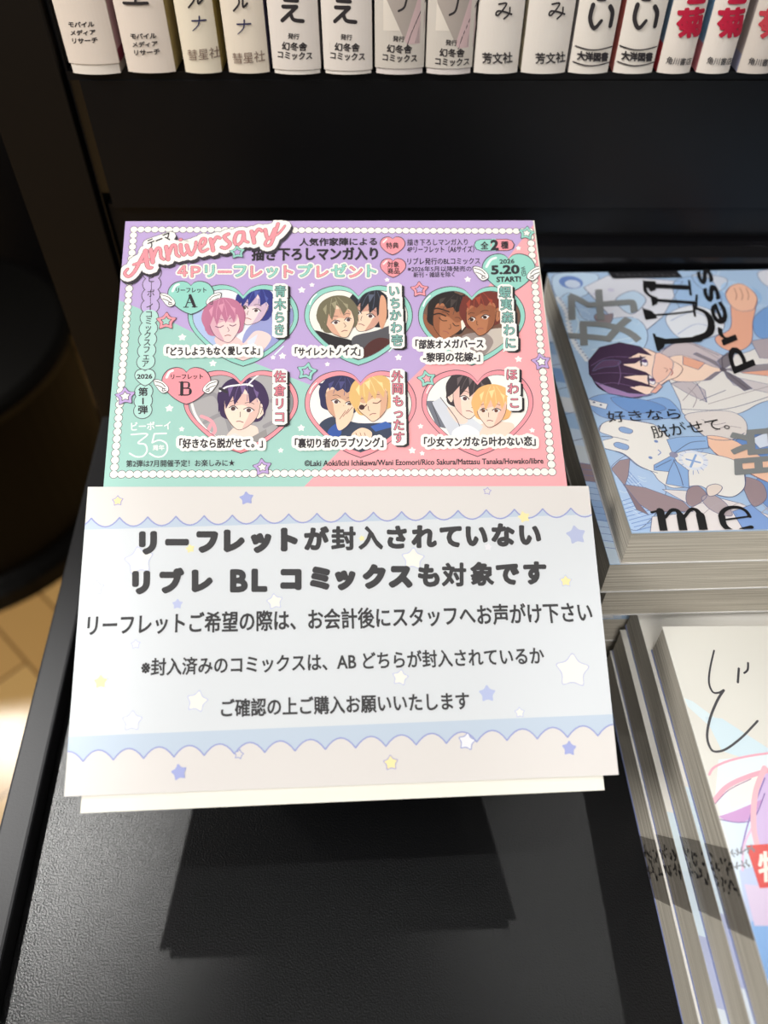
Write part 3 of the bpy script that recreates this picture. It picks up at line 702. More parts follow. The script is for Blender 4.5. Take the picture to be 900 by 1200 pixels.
    p.S([(756, 371), (786, 369), (812, 366)], 3, K, 19); p.P([(752, 362), (764, 366), (770, 374), (756, 376)], K, 19); p.S([(812, 358), (814, 372)], 2.4, K, 19, False)
    p.S([(814, 362), (827, 368), (833, 380), (830, 392), (816, 398)], 5, K, 20, w1=10); p.S([(772, 402), (818, 399)], 10, K, 20, False); p.S([(766, 393), (771, 412)], 3, K, 20, False); p.P([(766, 395), (778, 398), (778, 408), (771, 413)], K, 20)
    p.text('press', (872, 434), (826, 316), 25, K, 20, .7)
    p.S([(763, 602), (771, 600)], 3, K, 20, False); p.S([(773, 600), (778, 628)], 9, K, 20, False); p.S([(779, 608), (786, 599.5), (793, 600), (797, 606)], 3.4, K, 20, w1=7); p.S([(797, 606), (801, 628)], 9.5, K, 20, False)
    p.S([(801, 608), (808, 599), (815, 599), (820, 605)], 3.4, K, 20, w1=7); p.S([(820, 605), (825, 628)], 10, K, 20, False)
    p.S([(846, 612), (845, 603), (852, 597), (864, 596), (873, 600), (878, 607)], 6, K, 20, w1=4); p.S([(846, 611), (878, 606.5)], 2.6, K, 20, False); p.S([(845, 606), (848, 617), (858, 624), (872, 624)], 8, K, 20, w1=6); p.S([(868, 622), (880, 619)], 5, K, 20, False)
    p.text('好きなら', (711, 490), (796, 486), 13, K, 20, 0, skew=-.3)
    p.text('脱がせて。', (763, 508), (852, 497), 15, K, 20, 0, skew=-.3)

def strip_blue(p):
    """the same cover, seen only along its left and near edges"""
    (x1, y1) = p.full[0][2]
    p.poly(p.full[0], (172, 200, 230), 0)
    rn = random.Random(7)
    cs = [(214, 224, 238), (190, 212, 238), (206, 218, 236), (150, 182, 222), (186, 208, 236), (128, 164, 214), (176, 204, 234), (214, 220, 230), (160, 192, 228), (196, 214, 236), (206, 216, 226), (150, 132, 140), (172, 198, 232), (150, 182, 226), (186, 210, 240), (196, 214, 232)]
    for i, c in enumerate(cs): p.poly([(0, y1 - i * 8), (0, y1 - i * 8 - 9), (14, y1 - i * 8 - 13), (14, y1 - i * 8 - 4)], c, 1)
    for i in range(14): p.poly([(0, 6 + i * 2.6), (14, 3 + i * 2.6), (14, 2.8 + i * 2.6), (0, 5.8 + i * 2.6)], (104, 128, 190), 2)
    for i in range(6): p.poly([(0, 50 + i * 13), (14, 54 + i * 13), (14, 53.7 + i * 13), (0, 49.7 + i * 13)], (96, 106, 150), 2)
    for i in range(30):
        u = 8 + i * 6; c = rn.choice([(206, 220, 238), (30, 30, 32), (228, 230, 234), (150, 180, 222), (30, 30, 32)])
        p.poly([(u, 0), (u + 2 + rn.random() * 4, 0), (u + 3 + rn.random() * 3, 9), (u, 9)], c, 3)

BT = 80.0 / 6
blue = 'comics with blue covers piled beside the card'
specs = [((62.0, 142.0), 1.2, 'blue covered comic lying on the table at the bottom of the blue pile', None),
         ((60.0, 140.5), 1.2, 'blue covered comic second from the bottom of its pile, just showing by the notice', strip_blue),
         ((63.0, 145.0), 1.0, 'blue covered comic set back in the shade, third from the bottom of its pile', None),
         ((64.2, 132.5), 1.6, 'blue covered comic in shade under the jutting one, fourth from the bottom of its pile', strip_blue),
         ((61.9, 131.2), 2.0, 'blue covered comic jutting to the left, just under the topmost of its pile', strip_blue),
         ((64.7, 131.0), 1.66, 'topmost blue comic with drawn dark haired figure, white plush and black letters', cover_blue)]
for i, (c, yaw, lab, art) in enumerate(specs):
    flat_book(c, math.radians(yaw), i * BT + .03 * i + .08, BT, True, lab, blue, (176, 202, 230), art, (214, 214, 214), 'back')

# ------------------------------------------------------------------ pile of white comics, right, in front
def cover_white(p):
    K = (40, 38, 44); PK = (226, 160, 178); PU = (190, 140, 196)
    p.poly(p.full[0], (212, 211, 204), 0)
    p.P([(802, 818), (812, 822), (866, 862), (905, 886), (960, 930), (960, 960), (905, 906), (850, 868), (806, 828)], (206, 222, 228), 1)
    p.P([(826, 840), (846, 842), (905, 880), (905, 900), (846, 880)], (196, 216, 226), 1)
    p.P([(842, 890), (905, 884), (905, 1010), (860, 1010), (846, 960), (838, 934)], (214, 226, 230), 2)
    p.P([(852, 925), (880, 910), (894, 908), (884, 935), (856, 950)], (226, 228, 220), 3)
    p.P([(845, 962), (905, 948), (905, 1200), (885, 1200), (868, 1060), (856, 1000)], (200, 216, 234), 3)
    p.P([(866, 1020), (905, 1010), (960, 1300), (900, 1300), (880, 1110)], (178, 192, 226), 4); p.P([(880, 1080), (905, 1070), (960, 1300), (900, 1240)], (128, 170, 222), 5); p.P([(872, 1036), (905, 1040), (905, 1085), (884, 1085)], (206, 190, 218), 5)
    p.P([(890, 906), (960, 890), (960, 1010), (886, 1000), (882, 960)], (196, 172, 214), 4); p.P([(842, 957), (862, 950), (893, 937), (884, 958), (870, 964), (850, 962)], PU, 5); p.S([(842, 960), (866, 964), (884, 958), (896, 930)], 1.2, (120, 92, 160), 6)
    p.S([(831, 908), (837.5, 899), (860, 890), (899, 883), (960, 878)], 2.6, PK, 6); p.S([(836, 940), (852, 922), (880, 909), (920, 898)], 5.5, PK, 6); p.S([(838, 942), (854, 926), (880, 913)], 1, (150, 100, 150), 7)
    p.S([(896, 900), (885, 930), (883, 970), (890, 1000)], 6, (230, 172, 184), 7); p.S([(896, 912), (878, 960), (868, 1000)], 1.6, (130, 108, 176), 7); p.S([(884, 965), (872, 990), (870, 1020)], 2.4, (216, 178, 208), 7)
    p.S([(836.7, 762.5), (832, 783.5), (830.7, 800), (835, 811), (842, 812), (848, 809)], 2.0, K, 8, w1=2.6)
    p.S([(848, 809), (840.5, 821), (832, 842), (828.5, 863), (833, 878), (840.5, 881), (852.5, 877), (870.5, 863), (887.7, 845)], 3.0, K, 8, w1=2.4)
    p.S([(865.7, 783.5), (864.5, 800)], 2.6, K, 8, False); p.S([(876.5, 777), (876, 785), (872, 789)], 2.4, K, 8)
    p.P([(874, 991), (960, 985), (975, 1036), (890, 1041)], (204, 52, 44), 9)
    p.text('特典', (889, 1016), (962, 1012), 34, (236, 226, 216), 10, .8)
    rn = random.Random(3)
    for i in range(9):                                    # grey print on the film
        x = 858 + (i % 5) * 5.5; y = 1000 + (i // 5) * 16 - (i % 5) * 1.4
        p.S([(x, y - 4), (x + rn.uniform(-2, 3), y), (x + rn.uniform(0, 4), y + 4)], 1.6, (112, 116, 124), 11)
        p.S([(x - 2, y + rn.uniform(-2, 2)), (x + 4, y + rn.uniform(-3, 3))], 1.3, (112, 116, 124), 11, False)
def strip_white(p):
    (x1, y1) = p.full[0][2]
    p.poly(p.full[0], (226, 224, 218), 0)
    cs = [(206, 222, 230), (200, 216, 228), (170, 178, 208), (206, 216, 226), (150, 168, 206), (96, 116, 170), (70, 84, 130), (78, 90, 140)]
    for i, c in enumerate(cs): p.poly([(0, y1 - 58 - i * 15), (0, y1 - 73 - i * 15), (10, y1 - 76 - i * 15), (10, y1 - 61 - i * 15)], c, 1)
LT = 12.5
white = 'comics with white covers piled nearest the camera'
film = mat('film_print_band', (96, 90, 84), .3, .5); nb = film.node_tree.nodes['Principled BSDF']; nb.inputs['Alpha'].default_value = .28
dots = mat('film_print_black', (34, 32, 32), .5, .3)
specs = [((76.5, -44.4), .5, 'white covered comic lying on the table at the bottom of the near pile', None, (65, 82)),
         ((77.1, -44.4), .5, 'white covered comic, second from the bottom of the near pile', strip_white, (60, 78)),
         ((78.6, -42.8), .4, 'white covered comic jutting out behind the topmost one of the near pile', strip_white, (55, 73)),
         ((79.4, -60.0), .3, 'topmost white comic with black brush kana, pink strands and a red label', cover_white, (48, 67))]
for i, (c, yaw, lab, art, band) in enumerate(specs):
    root, o, ex, ey, part = flat_book(c, math.radians(yaw), i * LT + .03 * i + .08, LT, False, lab, white, (226, 224, 218), art, (120, 132, 176), 'right')
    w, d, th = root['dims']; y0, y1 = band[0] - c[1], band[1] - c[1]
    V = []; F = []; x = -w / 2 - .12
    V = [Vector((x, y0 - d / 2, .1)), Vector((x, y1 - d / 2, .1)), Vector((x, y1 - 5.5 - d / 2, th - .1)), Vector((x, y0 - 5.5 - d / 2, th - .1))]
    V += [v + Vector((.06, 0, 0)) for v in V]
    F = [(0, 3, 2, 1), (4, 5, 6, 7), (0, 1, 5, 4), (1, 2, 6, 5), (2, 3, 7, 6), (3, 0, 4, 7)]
    band_o = part('film_band', V, F, [film]); band_o['label'] = 'grey film band with shade painted in'  # film band tinted dark to carry the painted shade across the page edges
    V = []; F = []; rn = random.Random(20 + i)
    def tick(y, z, dy, dz, t=.28):
        k = len(V); L_ = math.hypot(dy, dz); ny, nz_ = -dz / L_ * t, dy / L_ * t
        V.extend([Vector((x - .03, y + ny - d / 2, z + nz_)), Vector((x - .03, y - ny - d / 2, z - nz_)), Vector((x - .03, y + dy - ny - d / 2, z + dz - nz_)), Vector((x - .03, y + dy + ny - d / 2, z + dz + nz_))]); F.append((k, k + 1, k + 2, k + 3))
    for q in range(4):
        zc = 1.6 + q * 3
        for rw, yy in ((0, y1 - 5 - q * 1.3), (1, y1 - 9.5 - q * 1.3)):
            for _ in range(4): tick(yy + rn.uniform(-1.6, 1), zc + rn.uniform(-1.2, 1.2), rn.uniform(-1.6, 1.6), rn.uniform(-1.2, 1.2))
    po = part('film_print', V, F, [dots]); po.parent = band_o; po.location = (0, 0, 0)

# ------------------------------------------------------------------ the leaning display: stand, backing board, promotional card, notice
yw, pt = math.radians(2.538), math.radians(23.88)
BEX = Vector((math.cos(yw), math.sin(yw), 0)); BEY = Vector((-math.sin(yw) * math.cos(pt), math.cos(yw) * math.cos(pt), math.sin(pt)))
BN = BEX.cross(BEY); BO = Vector((-12.447, 146.378, 86.358)); BWID, BHEI = 123.0, 164.7

st = thing('sign_stand', (BO.x, BO.y, 0), 'black leaning sign stand on the table under the white board', 'stand')
sp = Page(BO - BN * 1.25, BEX, BEY)
v, f = slab(sp, [(-50, -74), (50, -74), (50, 70), (-50, 70)], 2.2); link('back_plate', v, f, [m_stand], None, st, st['base_mm'])
for u in (-40, 40):
    pr = []
    for q in (-46, 62):
        a = sp.p3(u, q, 0) - BN * 2.2; pr.append(a)
    V = []
    for du in (-1.2, 1.2):
        V += [pr[0] + BEX * du, pr[1] + BEX * du, Vector((pr[1].x, pr[1].y, 2.2)) + BEX * du, Vector((pr[0].x, pr[0].y + 6, 2.2)) + BEX * du]
    link('side_support', V, [(0, 1, 2, 3), (7, 6, 5, 4), (0, 4, 5, 1), (1, 5, 6, 2), (2, 6, 7, 3), (3, 7, 4, 0)], [m_stand], None, st, st['base_mm'])
foot = MB()
cc = Vector((BO.x, BO.y + 12, 0)); ey0 = Vector((-math.sin(yw), math.cos(yw), 0))
foot.prism([tuple((cc + BEX * a + ey0 * b_)[:2]) for a, b_ in ((-45, -48), (45, -48), (45, 62), (-45, 62))], .08, 2.2)
foot.build('foot_plate', m_stand, st)

bp_ = Page(BO, BEX, BEY)
white_board = mat('white_card_board', (232, 230, 220), .6, .3)
v, f = slab(bp_, [(-BWID / 2, -BHEI / 2), (BWID / 2, -BHEI / 2), (BWID / 2, BHEI / 2 - 1.6), (-BWID / 2, BHEI / 2 - 1.6)], 1.2)
bo = link('backing_board', v, f, [white_board], None, None, BO - BEY * BHEI / 2)
tag(bo, 'plain white backing board leaning on the stand, its lower edge showing under the notice', 'board')

LI = (184, 162, 210); TE = (158, 202, 193); PI = (240, 166, 172); BE = (240, 238, 230); OUTL = (76, 72, 80); TXT = (46, 42, 48)
TER = (146, 206, 194); PIR = (240, 150, 160)
c = Page(BO + BN * .35, BEX, BEY, 'card', .0125)
quad = [c.m(p) for p in ((120.6, 578), (665.8, 578), (624.2, 258.3), (147, 259.3))]
c.poly(quad, LI, 0)
full = [quad]
c.clip = full
c.P([(140, 352), (205, 379), (300, 426), (353, 447), (420, 472), (445, 478), (400, 526), (345, 582), (110, 582), (110, 345)], TE, 1)
c.P([(634, 252), (600, 296), (575, 332), (509, 418), (490, 436), (445, 480), (400, 526), (345, 582), (680, 582), (680, 252)], PI, 2)
# pearl border
TL, TR, BL_, BR_ = c.m((157, 269)), c.m((621, 271)), c.m((133.5, 556)), c.m((647, 553))
def beads(a, b_, n_):
    for i in range(n_ + 1):
        p = (a[0] + (b_[0] - a[0]) * i / n_, a[1] + (b_[1] - a[1]) * i / n_); pearls.append(p)
pearls = []
beads(TL, TR, 57); beads(BL_, BR_, 57); beads(TL, BL_, 38); beads(TR, BR_, 36)
for p in pearls: c.disc(p, 1.22, OUTL, 3, 12)
for p in pearls: c.disc(p, 1.06, BE, 4, 14)
# small white stars
for x, y, r_ in [(213.6, 395.4, 5), (249.6, 426, 4.5), (331, 417.4, 4.5), (320, 419, 3), (353.6, 340, 4.5), (365.6, 334, 3), (453.6, 328, 3), (467, 419, 4.5), (383.6, 427, 3), (548, 327.6, 4), (607.6, 421, 4.5), (198.5, 478.6, 5), (213, 503, 3.3), (353, 501.6, 4.5), (329, 528, 3.3), (492.8, 499.7, 3.3), (483, 528, 4.5), (494.7, 531.4, 3), (623.6, 504.4, 3.3), (246.4, 300, 3), (257.6, 298, 3.3), (607.5, 291, 3)]:
    c.star((x, y), r_ + .6, (244, 242, 238), 5)
def fancy_star(x, y, r_, col, bg, rot=.1, l_=22):
    c.star((x, y), r_ + 1.2, OUTL, l_, .52, rot); c.star((x, y), r_, col, l_ + 1, .52, rot); c.star((x, y), r_ * .58, OUTL, l_ + 2, .5, rot); c.star((x, y), r_ * .46, bg, l_ + 3, .5, rot)
# side banner
ban = [(178.5, 320 + 0), (178, 333), (177, 346), (176, 359), (175, 372), (174, 385), (173, 398), (172, 411), (171, 424)]
ban2 = [(168.5, 459), (168, 470), (167.5, 481)]
for pts, fills in ((ban, [(198, 180, 220)] * 4 + [(176, 216, 208)] * 5), (ban2, [(176, 216, 208)] * 3)):
    for p in pts: c.D(p, 11.3, OUTL, 5, 20)
    for p, fl_ in zip(pts, fills): c.D(p, 10.4, fl_ if p[1] > 362 else (190, 170, 214), 6, 20)
c.heart(157.6, 182.6, 432.5, 453, OUTL, 7); c.heart(157.6, 182.6, 432.5, 453, (184, 220, 212), 8, .9)
c.chars('ビ｜ボ｜イコミックスフェア', [(178, 327), (177.5, 336), (177, 344), (176.4, 352), (175.5, 360), (174.7, 368.5), (174.2, 376.5), (174, 384.5), (173, 393), (172.5, 401.5), (172, 410), (171.4, 418), (170.6, 426.5)], 9.5, 9.5, [TXT], 9, .12)
c.text('2026', (160.8, 441.6), (178.3, 441.2), 5, TXT, 9, .3)
c.chars('第1弾', [(167.8, 459.5), (167.7, 470), (167.6, 480.5)], 12, 10.5, [TXT], 9, .3)
c.text('ビーボーイ', (154, 500), (200, 498.5), 9.5, (244, 246, 244), 9, .25)
W_ = (244, 246, 244)
c.S([(154, 509.5), (173, 509), (162, 519), (170, 521), (172.5, 528), (168, 534.5), (160, 535.5), (152, 531.5)], 1.9, W_, 9)
c.S([(195, 508), (181, 508.6), (178.5, 519)], 1.9, W_, 9, False); c.S([(178.5, 519), (187, 516), (195, 520), (196, 528), (191, 534.5), (183, 535.5), (175.5, 531.5)], 1.9, W_, 9)
c.text('周年', (179.2, 525), (192.6, 524.5), 6.2, W_, 10, .2)
c.text('第2弾は7月開催予定！お楽しみに★', (148, 543.5), (275, 542.5), 8, TXT, 9, .12)
c.text('©Laki Aoki/Ichi Ichikawa/Wani Ezomori/Rico Sakura/Mattasu Tanaka/Howako/libre', (357, 543), (636.5, 540), 6.8, TXT, 9, .2)

# headline badge
bpts = [(160, 310), (182, 300), (214, 292), (250, 284), (290, 277), (322, 271)]
def badge(pts, w, smooth=True):
    for dx, dy, col, l_, g_ in ((1.8, 3.0, (58, 54, 62), 24, 1.4), (0, 0, OUTL, 25, 1.4), (0, 0, (242, 240, 234), 26, 0)):
        c.S([(x + dx, y + dy) for x, y in pts], w + g_, col, l_, smooth)
badge(bpts, 22); badge([(174, 286.5), (200, 277.5)], 13, False)
ROSE = (236, 148, 158)
def script(pts, w=4.2, w1=None):
    badge(pts, w + 11.5)
    c.S(pts, w + 1.3, (150, 92, 104), 27, w1=(w1 or w) + 1.3); c.S(pts, w, ROSE, 28, w1=w1)
script([(150, 316), (146.5, 321), (151, 325), (158, 319), (166, 304), (171, 295)], 2.6, 4.2); script([(171, 295), (172, 306), (174, 314), (178, 314.5)], 5.6, 3.6); script([(157, 311), (166, 308), (175, 305)], 2.8)
def bl(x): return 309.5 - .19 * (x - 171)
def hump(x0, x1, x2=None):
    y = bl
    script([(x0, y(x0) - 15), (x0 + 1.6, y(x0) - 7), (x0 + 2.4, y(x0))], 4.4)
    script([(x0 + 3, y(x0) - 6), (x0 + (x1 - x0) * .55, y(x0) - 16), (x1 - 2, y(x1) - 13), (x1 - 1, y(x1) - 4), (x1 + 2.4, y(x1) - 1)], 4.0, 3)
hump(177, 190); hump(195, 208)
script([(212, bl(212) - 14), (213, bl(213) - 5), (216, bl(216) - 1), (219, bl(219) - 4)], 4.2, 2.4); c.D((212, bl(212) - 20), 2.6, (150, 92, 104), 27); c.D((212, bl(212) - 20), 2.0, ROSE, 28)
script([(219, bl(219) - 12), (222, bl(222) - 3), (225, bl(225)), (229, bl(229) - 7), (230, bl(230) - 14)], 4.2, 2.8)
script([(234, bl(234) - 6), (240, bl(240) - 10), (241, bl(241) - 15), (237, bl(237) - 16), (234, bl(234) - 8), (237, bl(237) - 1), (244, bl(244) - 3)], 3.6, 2.6)
script([(247, bl(247) - 14), (249, bl(249) - 6), (250, bl(250))], 4.2); script([(250, bl(250) - 9), (254, bl(254) - 15), (258, bl(258) - 13)], 3.4)
script([(268, bl(268) - 16), (263, bl(263) - 14), (266, bl(266) - 9), (270, bl(270) - 4), (265, bl(265)), (260, bl(260) - 2)], 3.8)
script([(285, bl(285) - 15), (278, bl(278) - 15), (275, bl(275) - 7), (278, bl(278) - 1), (284, bl(284) - 5), (286, bl(286) - 14), (287, bl(287) - 5), (291, bl(291) - 2)], 3.8, 2.8)
script([(295, bl(295) - 14), (297, bl(297) - 6), (298, bl(298))], 4.2); script([(298, bl(298) - 9), (303, bl(303) - 15), (307, bl(307) - 12)], 3.4)
script([(311, bl(311) - 13), (313, bl(313) - 4), (317, bl(317) - 2), (322, bl(322) - 12)], 4.0, 3); script([(326, bl(326) - 17), (322, bl(322) - 5), (317, bl(317) + 6), (311, bl(311) + 5), (314, bl(314) - 1), (326, bl(326) - 5), (334, bl(334) - 13)], 3.6, 2)
c.text('テーマ', (174, 287.5), (200, 277), 9.5, TXT, 29, .3)
# headings
c.text('人気作家陣による', (351, 284), (441.5, 283.2), 9, TXT, 9, .35)
c.text('描き下ろしマンガ入り', (295.5, 298.2), (442.5, 297.3), 14.5, TXT, 9, .75)
hl = '４Ｐリーフレットプレゼント'
xs = [214, 229.5, 246, 263.5, 281.5, 300.5, 319, 338, 358, 378, 397, 417, 435.5]
hp = [(x, 318 + (.9 if i % 2 else 0)) for i, x in enumerate(xs)]
alt = [PIR, PIR, TER, PIR, TER, PIR, TER, PIR, TER, PIR, TER, PIR, TER]
c.chars(hl, hp, 18.5, 16.5, [OUTL], 12, 1.0, [(3.0, BE, 11, 0, 0)])
c.chars(hl, hp, 18.5, 16.5, alt, 13, .55)
for (x0, x1, y0, y1, ts) in ((445, 475, 277.5, 299.5, [('特典', 452.6, 467, 288)]), (445.3, 476, 303, 326, [('対象', 454, 467.5, 310.2), ('商品', 454.3, 468, 317.8)])):
    c.heart(x0, x1, y0, y1, OUTL, 10); c.heart(x0, x1, y0, y1, PIR, 11, .9); c.S([(x0 + 4, y0 + 7), (x0 + 8, y0 + 3)], 2, (248, 226, 226), 12)
    for t, a, b_, y in ts: c.text(t, (a, y + .2), (b_, y), 7, TXT, 13, .2)
c.text('描き下ろしマンガ入り', (477, 284.3), (548, 283.8), 7.5, TXT, 9, .1)
c.text('4Pリーフレット（A6サイズ）', (477, 292.6), (555.5, 292.2), 8, TXT, 9, .1)
c.text('リブレ発行のBLコミックス', (477.5, 306.6), (562.5, 306), 7.8, TXT, 9, .1)
c.text('※2026年5月以降発売の', (477.5, 315.6), (552.5, 315.2), 6.4, TXT, 9, .05)
c.text('新刊・雑誌を除く', (484.5, 322.4), (532.5, 321.8), 6.2, TXT, 9, .05)
c.S([(563.5, 287.6), (595, 287.2)], 16.8, OUTL, 10, False); c.S([(563.5, 287.6), (578, 287.4)], 15, TER, 11, False); c.S([(582, 287.4), (594.5, 287.2)], 15, PIR, 11, False); c.P([(576, 280.2), (581, 280.2), (581, 294.6), (576, 294.6)], TER, 12); 
c.text('全', (563.5, 288), (572, 288), 8.5, TXT, 13, .35); c.text('2', (575.5, 287.6), (583.5, 287.4), 11, TXT, 13, .9); c.text('種', (587, 287.6), (595.5, 287.4), 8.5, TXT, 13, .35)
c.heart(564.5, 627.5, 297.5, 344, OUTL, 10); c.heart(564.5, 627.5, 297.5, 344, TER, 11, 1.0); c.S([(570, 313), (575, 305), (581, 302.5)], 3, (224, 240, 234), 12)
c.text('2026', (585.5, 307), (602.5, 306.4), 4.8, TXT, 13, .25); c.text('5.20', (576, 316.8), (608, 316), 9.6, TXT, 13, .8); c.text('START!', (582, 328), (610, 327.3), 5.8, TXT, 13, .4)
c.text('WED', (612.5, 313), (614, 324), 5, TXT, 13, .1)
def wing(x, y, k, s_=1.0, l_=30):
    f_ = lambda a, b_: (x + k * a * s_, y + b_ * s_)
    sh_ = [(8, 6), (2, 9), (-3, 6), (-6, 2), (-9, -2), (-10, -7), (-6, -8), (0, -6), (5, -2), (8, 2)]
    c.P([f_(a, b_) for a, b_ in sh_], OUTL, l_, True)
    c.P([f_(a * .9, b_ * .9) for a, b_ in sh_], (244, 242, 238), l_ + 1, True)
    for q in ([(-8, -5.5), (0, -3), (4, 1)], [(-6.5, -1), (-1, 1), (3, 4)], [(5, 5), (1, 6), (1, 3.2), (4, 3.5)]): c.S([f_(a, b_) for a, b_ in q], 1, OUTL, l_ + 2)
wing(564, 321, 1, 1.05); wing(625.5, 321, -1, 1.05)

# the six hearts
def heart_frame(x0, x1, y0, y1, ring, bg):
    c.clip = full
    c.heart(x0, x1, y0, y1, OUTL, 6); c.heart(x0, x1, y0, y1, ring, 7, .9); c.heart(x0, x1, y0, y1, OUTL, 8, 5.6); c.heart(x0, x1, y0, y1, bg, 9, 6.3)
    c.clip = c.heart(x0, x1, y0, y1, None, 0, 6.3, True)
SK = (242, 214, 200); SKS = (226, 182, 172); TAN = (176, 116, 82); TAND = (146, 90, 62)
# 1: pink haired and blue haired couple
heart_frame(220, 350, 334, 430, TER, (226, 230, 238))
c.P([(225, 360), (245, 372), (262, 405), (285, 430), (240, 410)], (172, 190, 226), 10, True)
c.P([(296, 380), (345, 362), (330, 400), (300, 425), (284, 405)], (150, 156, 206), 10, True); c.P([(284, 404), (300, 388), (318, 396), (300, 420), (286, 428), (262, 416)], (232, 206, 204), 11, True); c.P([(290, 400), (302, 392), (292, 420)], (214, 220, 240), 12)
head(c, 298, 362, 21, 12, (238, 214, 214), (50, 56, 128), 12, -.7, (206, 180, 200), (84, 96, 170), bangs=1)
c.P([(252, 396), (278, 396), (286, 410), (262, 412)], (230, 196, 196), 22, True)
head(c, 263, 380, 23, -6, (238, 206, 204), (186, 116, 146), 23, .35, (214, 170, 184), (214, 152, 176), closed=True, line=(110, 66, 96))
# 2: brown haired and black haired couple
heart_frame(356.6, 483.6, 335, 429, TER, (236, 234, 226))
c.P([(366, 388), (392, 394), (420, 404), (420, 430), (380, 412)], (40, 36, 40), 10, True); c.P([(412, 398), (440, 388), (470, 380), (468, 410), (430, 430)], (84, 84, 90), 10, True); c.P([(430, 404), (446, 396), (462, 404), (440, 430), (424, 420)], (78, 40, 38), 11, True)
head(c, 431, 368, 23, 14, (240, 208, 184), (36, 38, 48), 12, -.6, (206, 156, 138), (92, 100, 120), bangs=0)
c.P([(446, 348), (452, 352), (453, 372), (448, 386), (444, 376)], (214, 160, 130), 23, True)
head(c, 397, 376, 22, -12, (240, 206, 180), (112, 106, 84), 24, .55, (216, 168, 144), (158, 152, 124), bangs=1)
# 3: two dark skinned men
heart_frame(490, 615.6, 336, 429, TER, (112, 84, 70))
c.P([(498, 368), (520, 400), (560, 420), (520, 412), (500, 392)], TAND, 10, True); c.P([(560, 392), (600, 386), (590, 412), (560, 428)], (196, 186, 176), 10, True); c.P([(540, 396), (566, 390), (578, 402), (560, 420)], (150, 136, 132), 11, True)
head(c, 524, 374, 24, 22, TAN, (34, 28, 28), 12, .6, TAND, (70, 62, 60), closed=True, bangs=2, line=(60, 34, 28))
for q in ([(503, 366), (512, 362), (526, 366)], [(504, 371), (514, 368), (522, 371)]): c.S(q, 1.8, (44, 30, 28), 22)
head(c, 565, 371, 23, -10, TAN, (110, 48, 40), 23, -.75, TAND, (160, 70, 52), bangs=2, line=(60, 34, 28), ear=1)
c.P([(540, 377), (547, 370), (546, 382), (541, 388)], (238, 230, 220), 22)
# 4: single purple haired boy on grey bed linen
heart_frame(215, 349.6, 434.5, 532, PIR, (168, 166, 168))
for q in ([(225, 470), (250, 462), (262, 480)], [(240, 495), (262, 486), (270, 505)], [(318, 470), (336, 462), (344, 480)], [(310, 500), (330, 490)]): c.S(q, 5, (148, 146, 150), 10)
c.S([(224, 470), (229, 486), (240, 502), (252, 512)], 3, (238, 234, 232), 11); c.S([(236, 488), (248, 494), (252, 506), (242, 512), (247, 498)], 4, (236, 162, 172), 12)
c.P([(276, 500), (300, 500), (306, 514), (330, 520), (300, 535), (262, 524)], (238, 212, 200), 12, True); c.P([(262, 512), (276, 508), (290, 516), (280, 528)], (220, 216, 216), 13); c.P([(292, 514), (312, 503), (314, 514), (300, 520)], (150, 146, 146), 13)
head(c, 284, 478, 27, 6, (244, 218, 202), (62, 44, 82), 13, -.15, (228, 188, 178), (118, 96, 146), bangs=1, ear=1)
c.S([(258, 459), (266, 454), (278, 452), (290, 451), (296, 453)], 2.2, (240, 238, 240), 24); c.S([(290, 452), (298, 444), (303, 440)], 2, (240, 238, 240), 24, False); c.S([(258, 456), (266, 460)], 3.4, (52, 48, 54), 24)
# 5: navy haired and blond couple
heart_frame(357, 488, 435, 537, PIR, (240, 236, 230))
c.P([(374, 500), (392, 488), (420, 496), (470, 496), (480, 510), (440, 540), (396, 522)], (52, 62, 84), 10, True); c.P([(384, 506), (396, 496), (400, 508), (390, 518)], (48, 84, 160), 11, True); c.P([(434, 500), (452, 494), (462, 500), (440, 506)], (56, 96, 172), 11)
head(c, 398, 470, 23, 10, (238, 204, 176), (46, 46, 84), 12, .6, (206, 160, 134), (78, 78, 128), bangs=2)
for q in ([(378, 456), (372, 450), (382, 449)], [(384, 448), (380, 440), (392, 443)], [(398, 446), (400, 437), (408, 444)]): c.P(q, (46, 46, 84), 20)
head(c, 438, 470, 24, -16, (242, 206, 178), (222, 182, 116), 23, -.8, (216, 168, 140), (242, 216, 160), bangs=0, line=(96, 60, 50), closed=True)
c.D((424, 478), 3.4, (70, 44, 44), 33, 12)
c.P([(394, 486), (404, 476), (414, 478), (412, 492), (404, 502), (396, 504)], (240, 206, 180), 33, True)
for i in range(3): c.S([(398 + i * 4, 492 - i * 3), (405 + i * 4, 482 - i * 2)], .8, (150, 96, 80), 34)
c.P([(412, 510), (424, 502), (436, 508), (430, 520), (416, 520)], (240, 206, 180), 33, True)
for i in range(3): c.S([(417 + i * 5, 508), (420 + i * 5, 516)], .8, (150, 96, 80), 34)
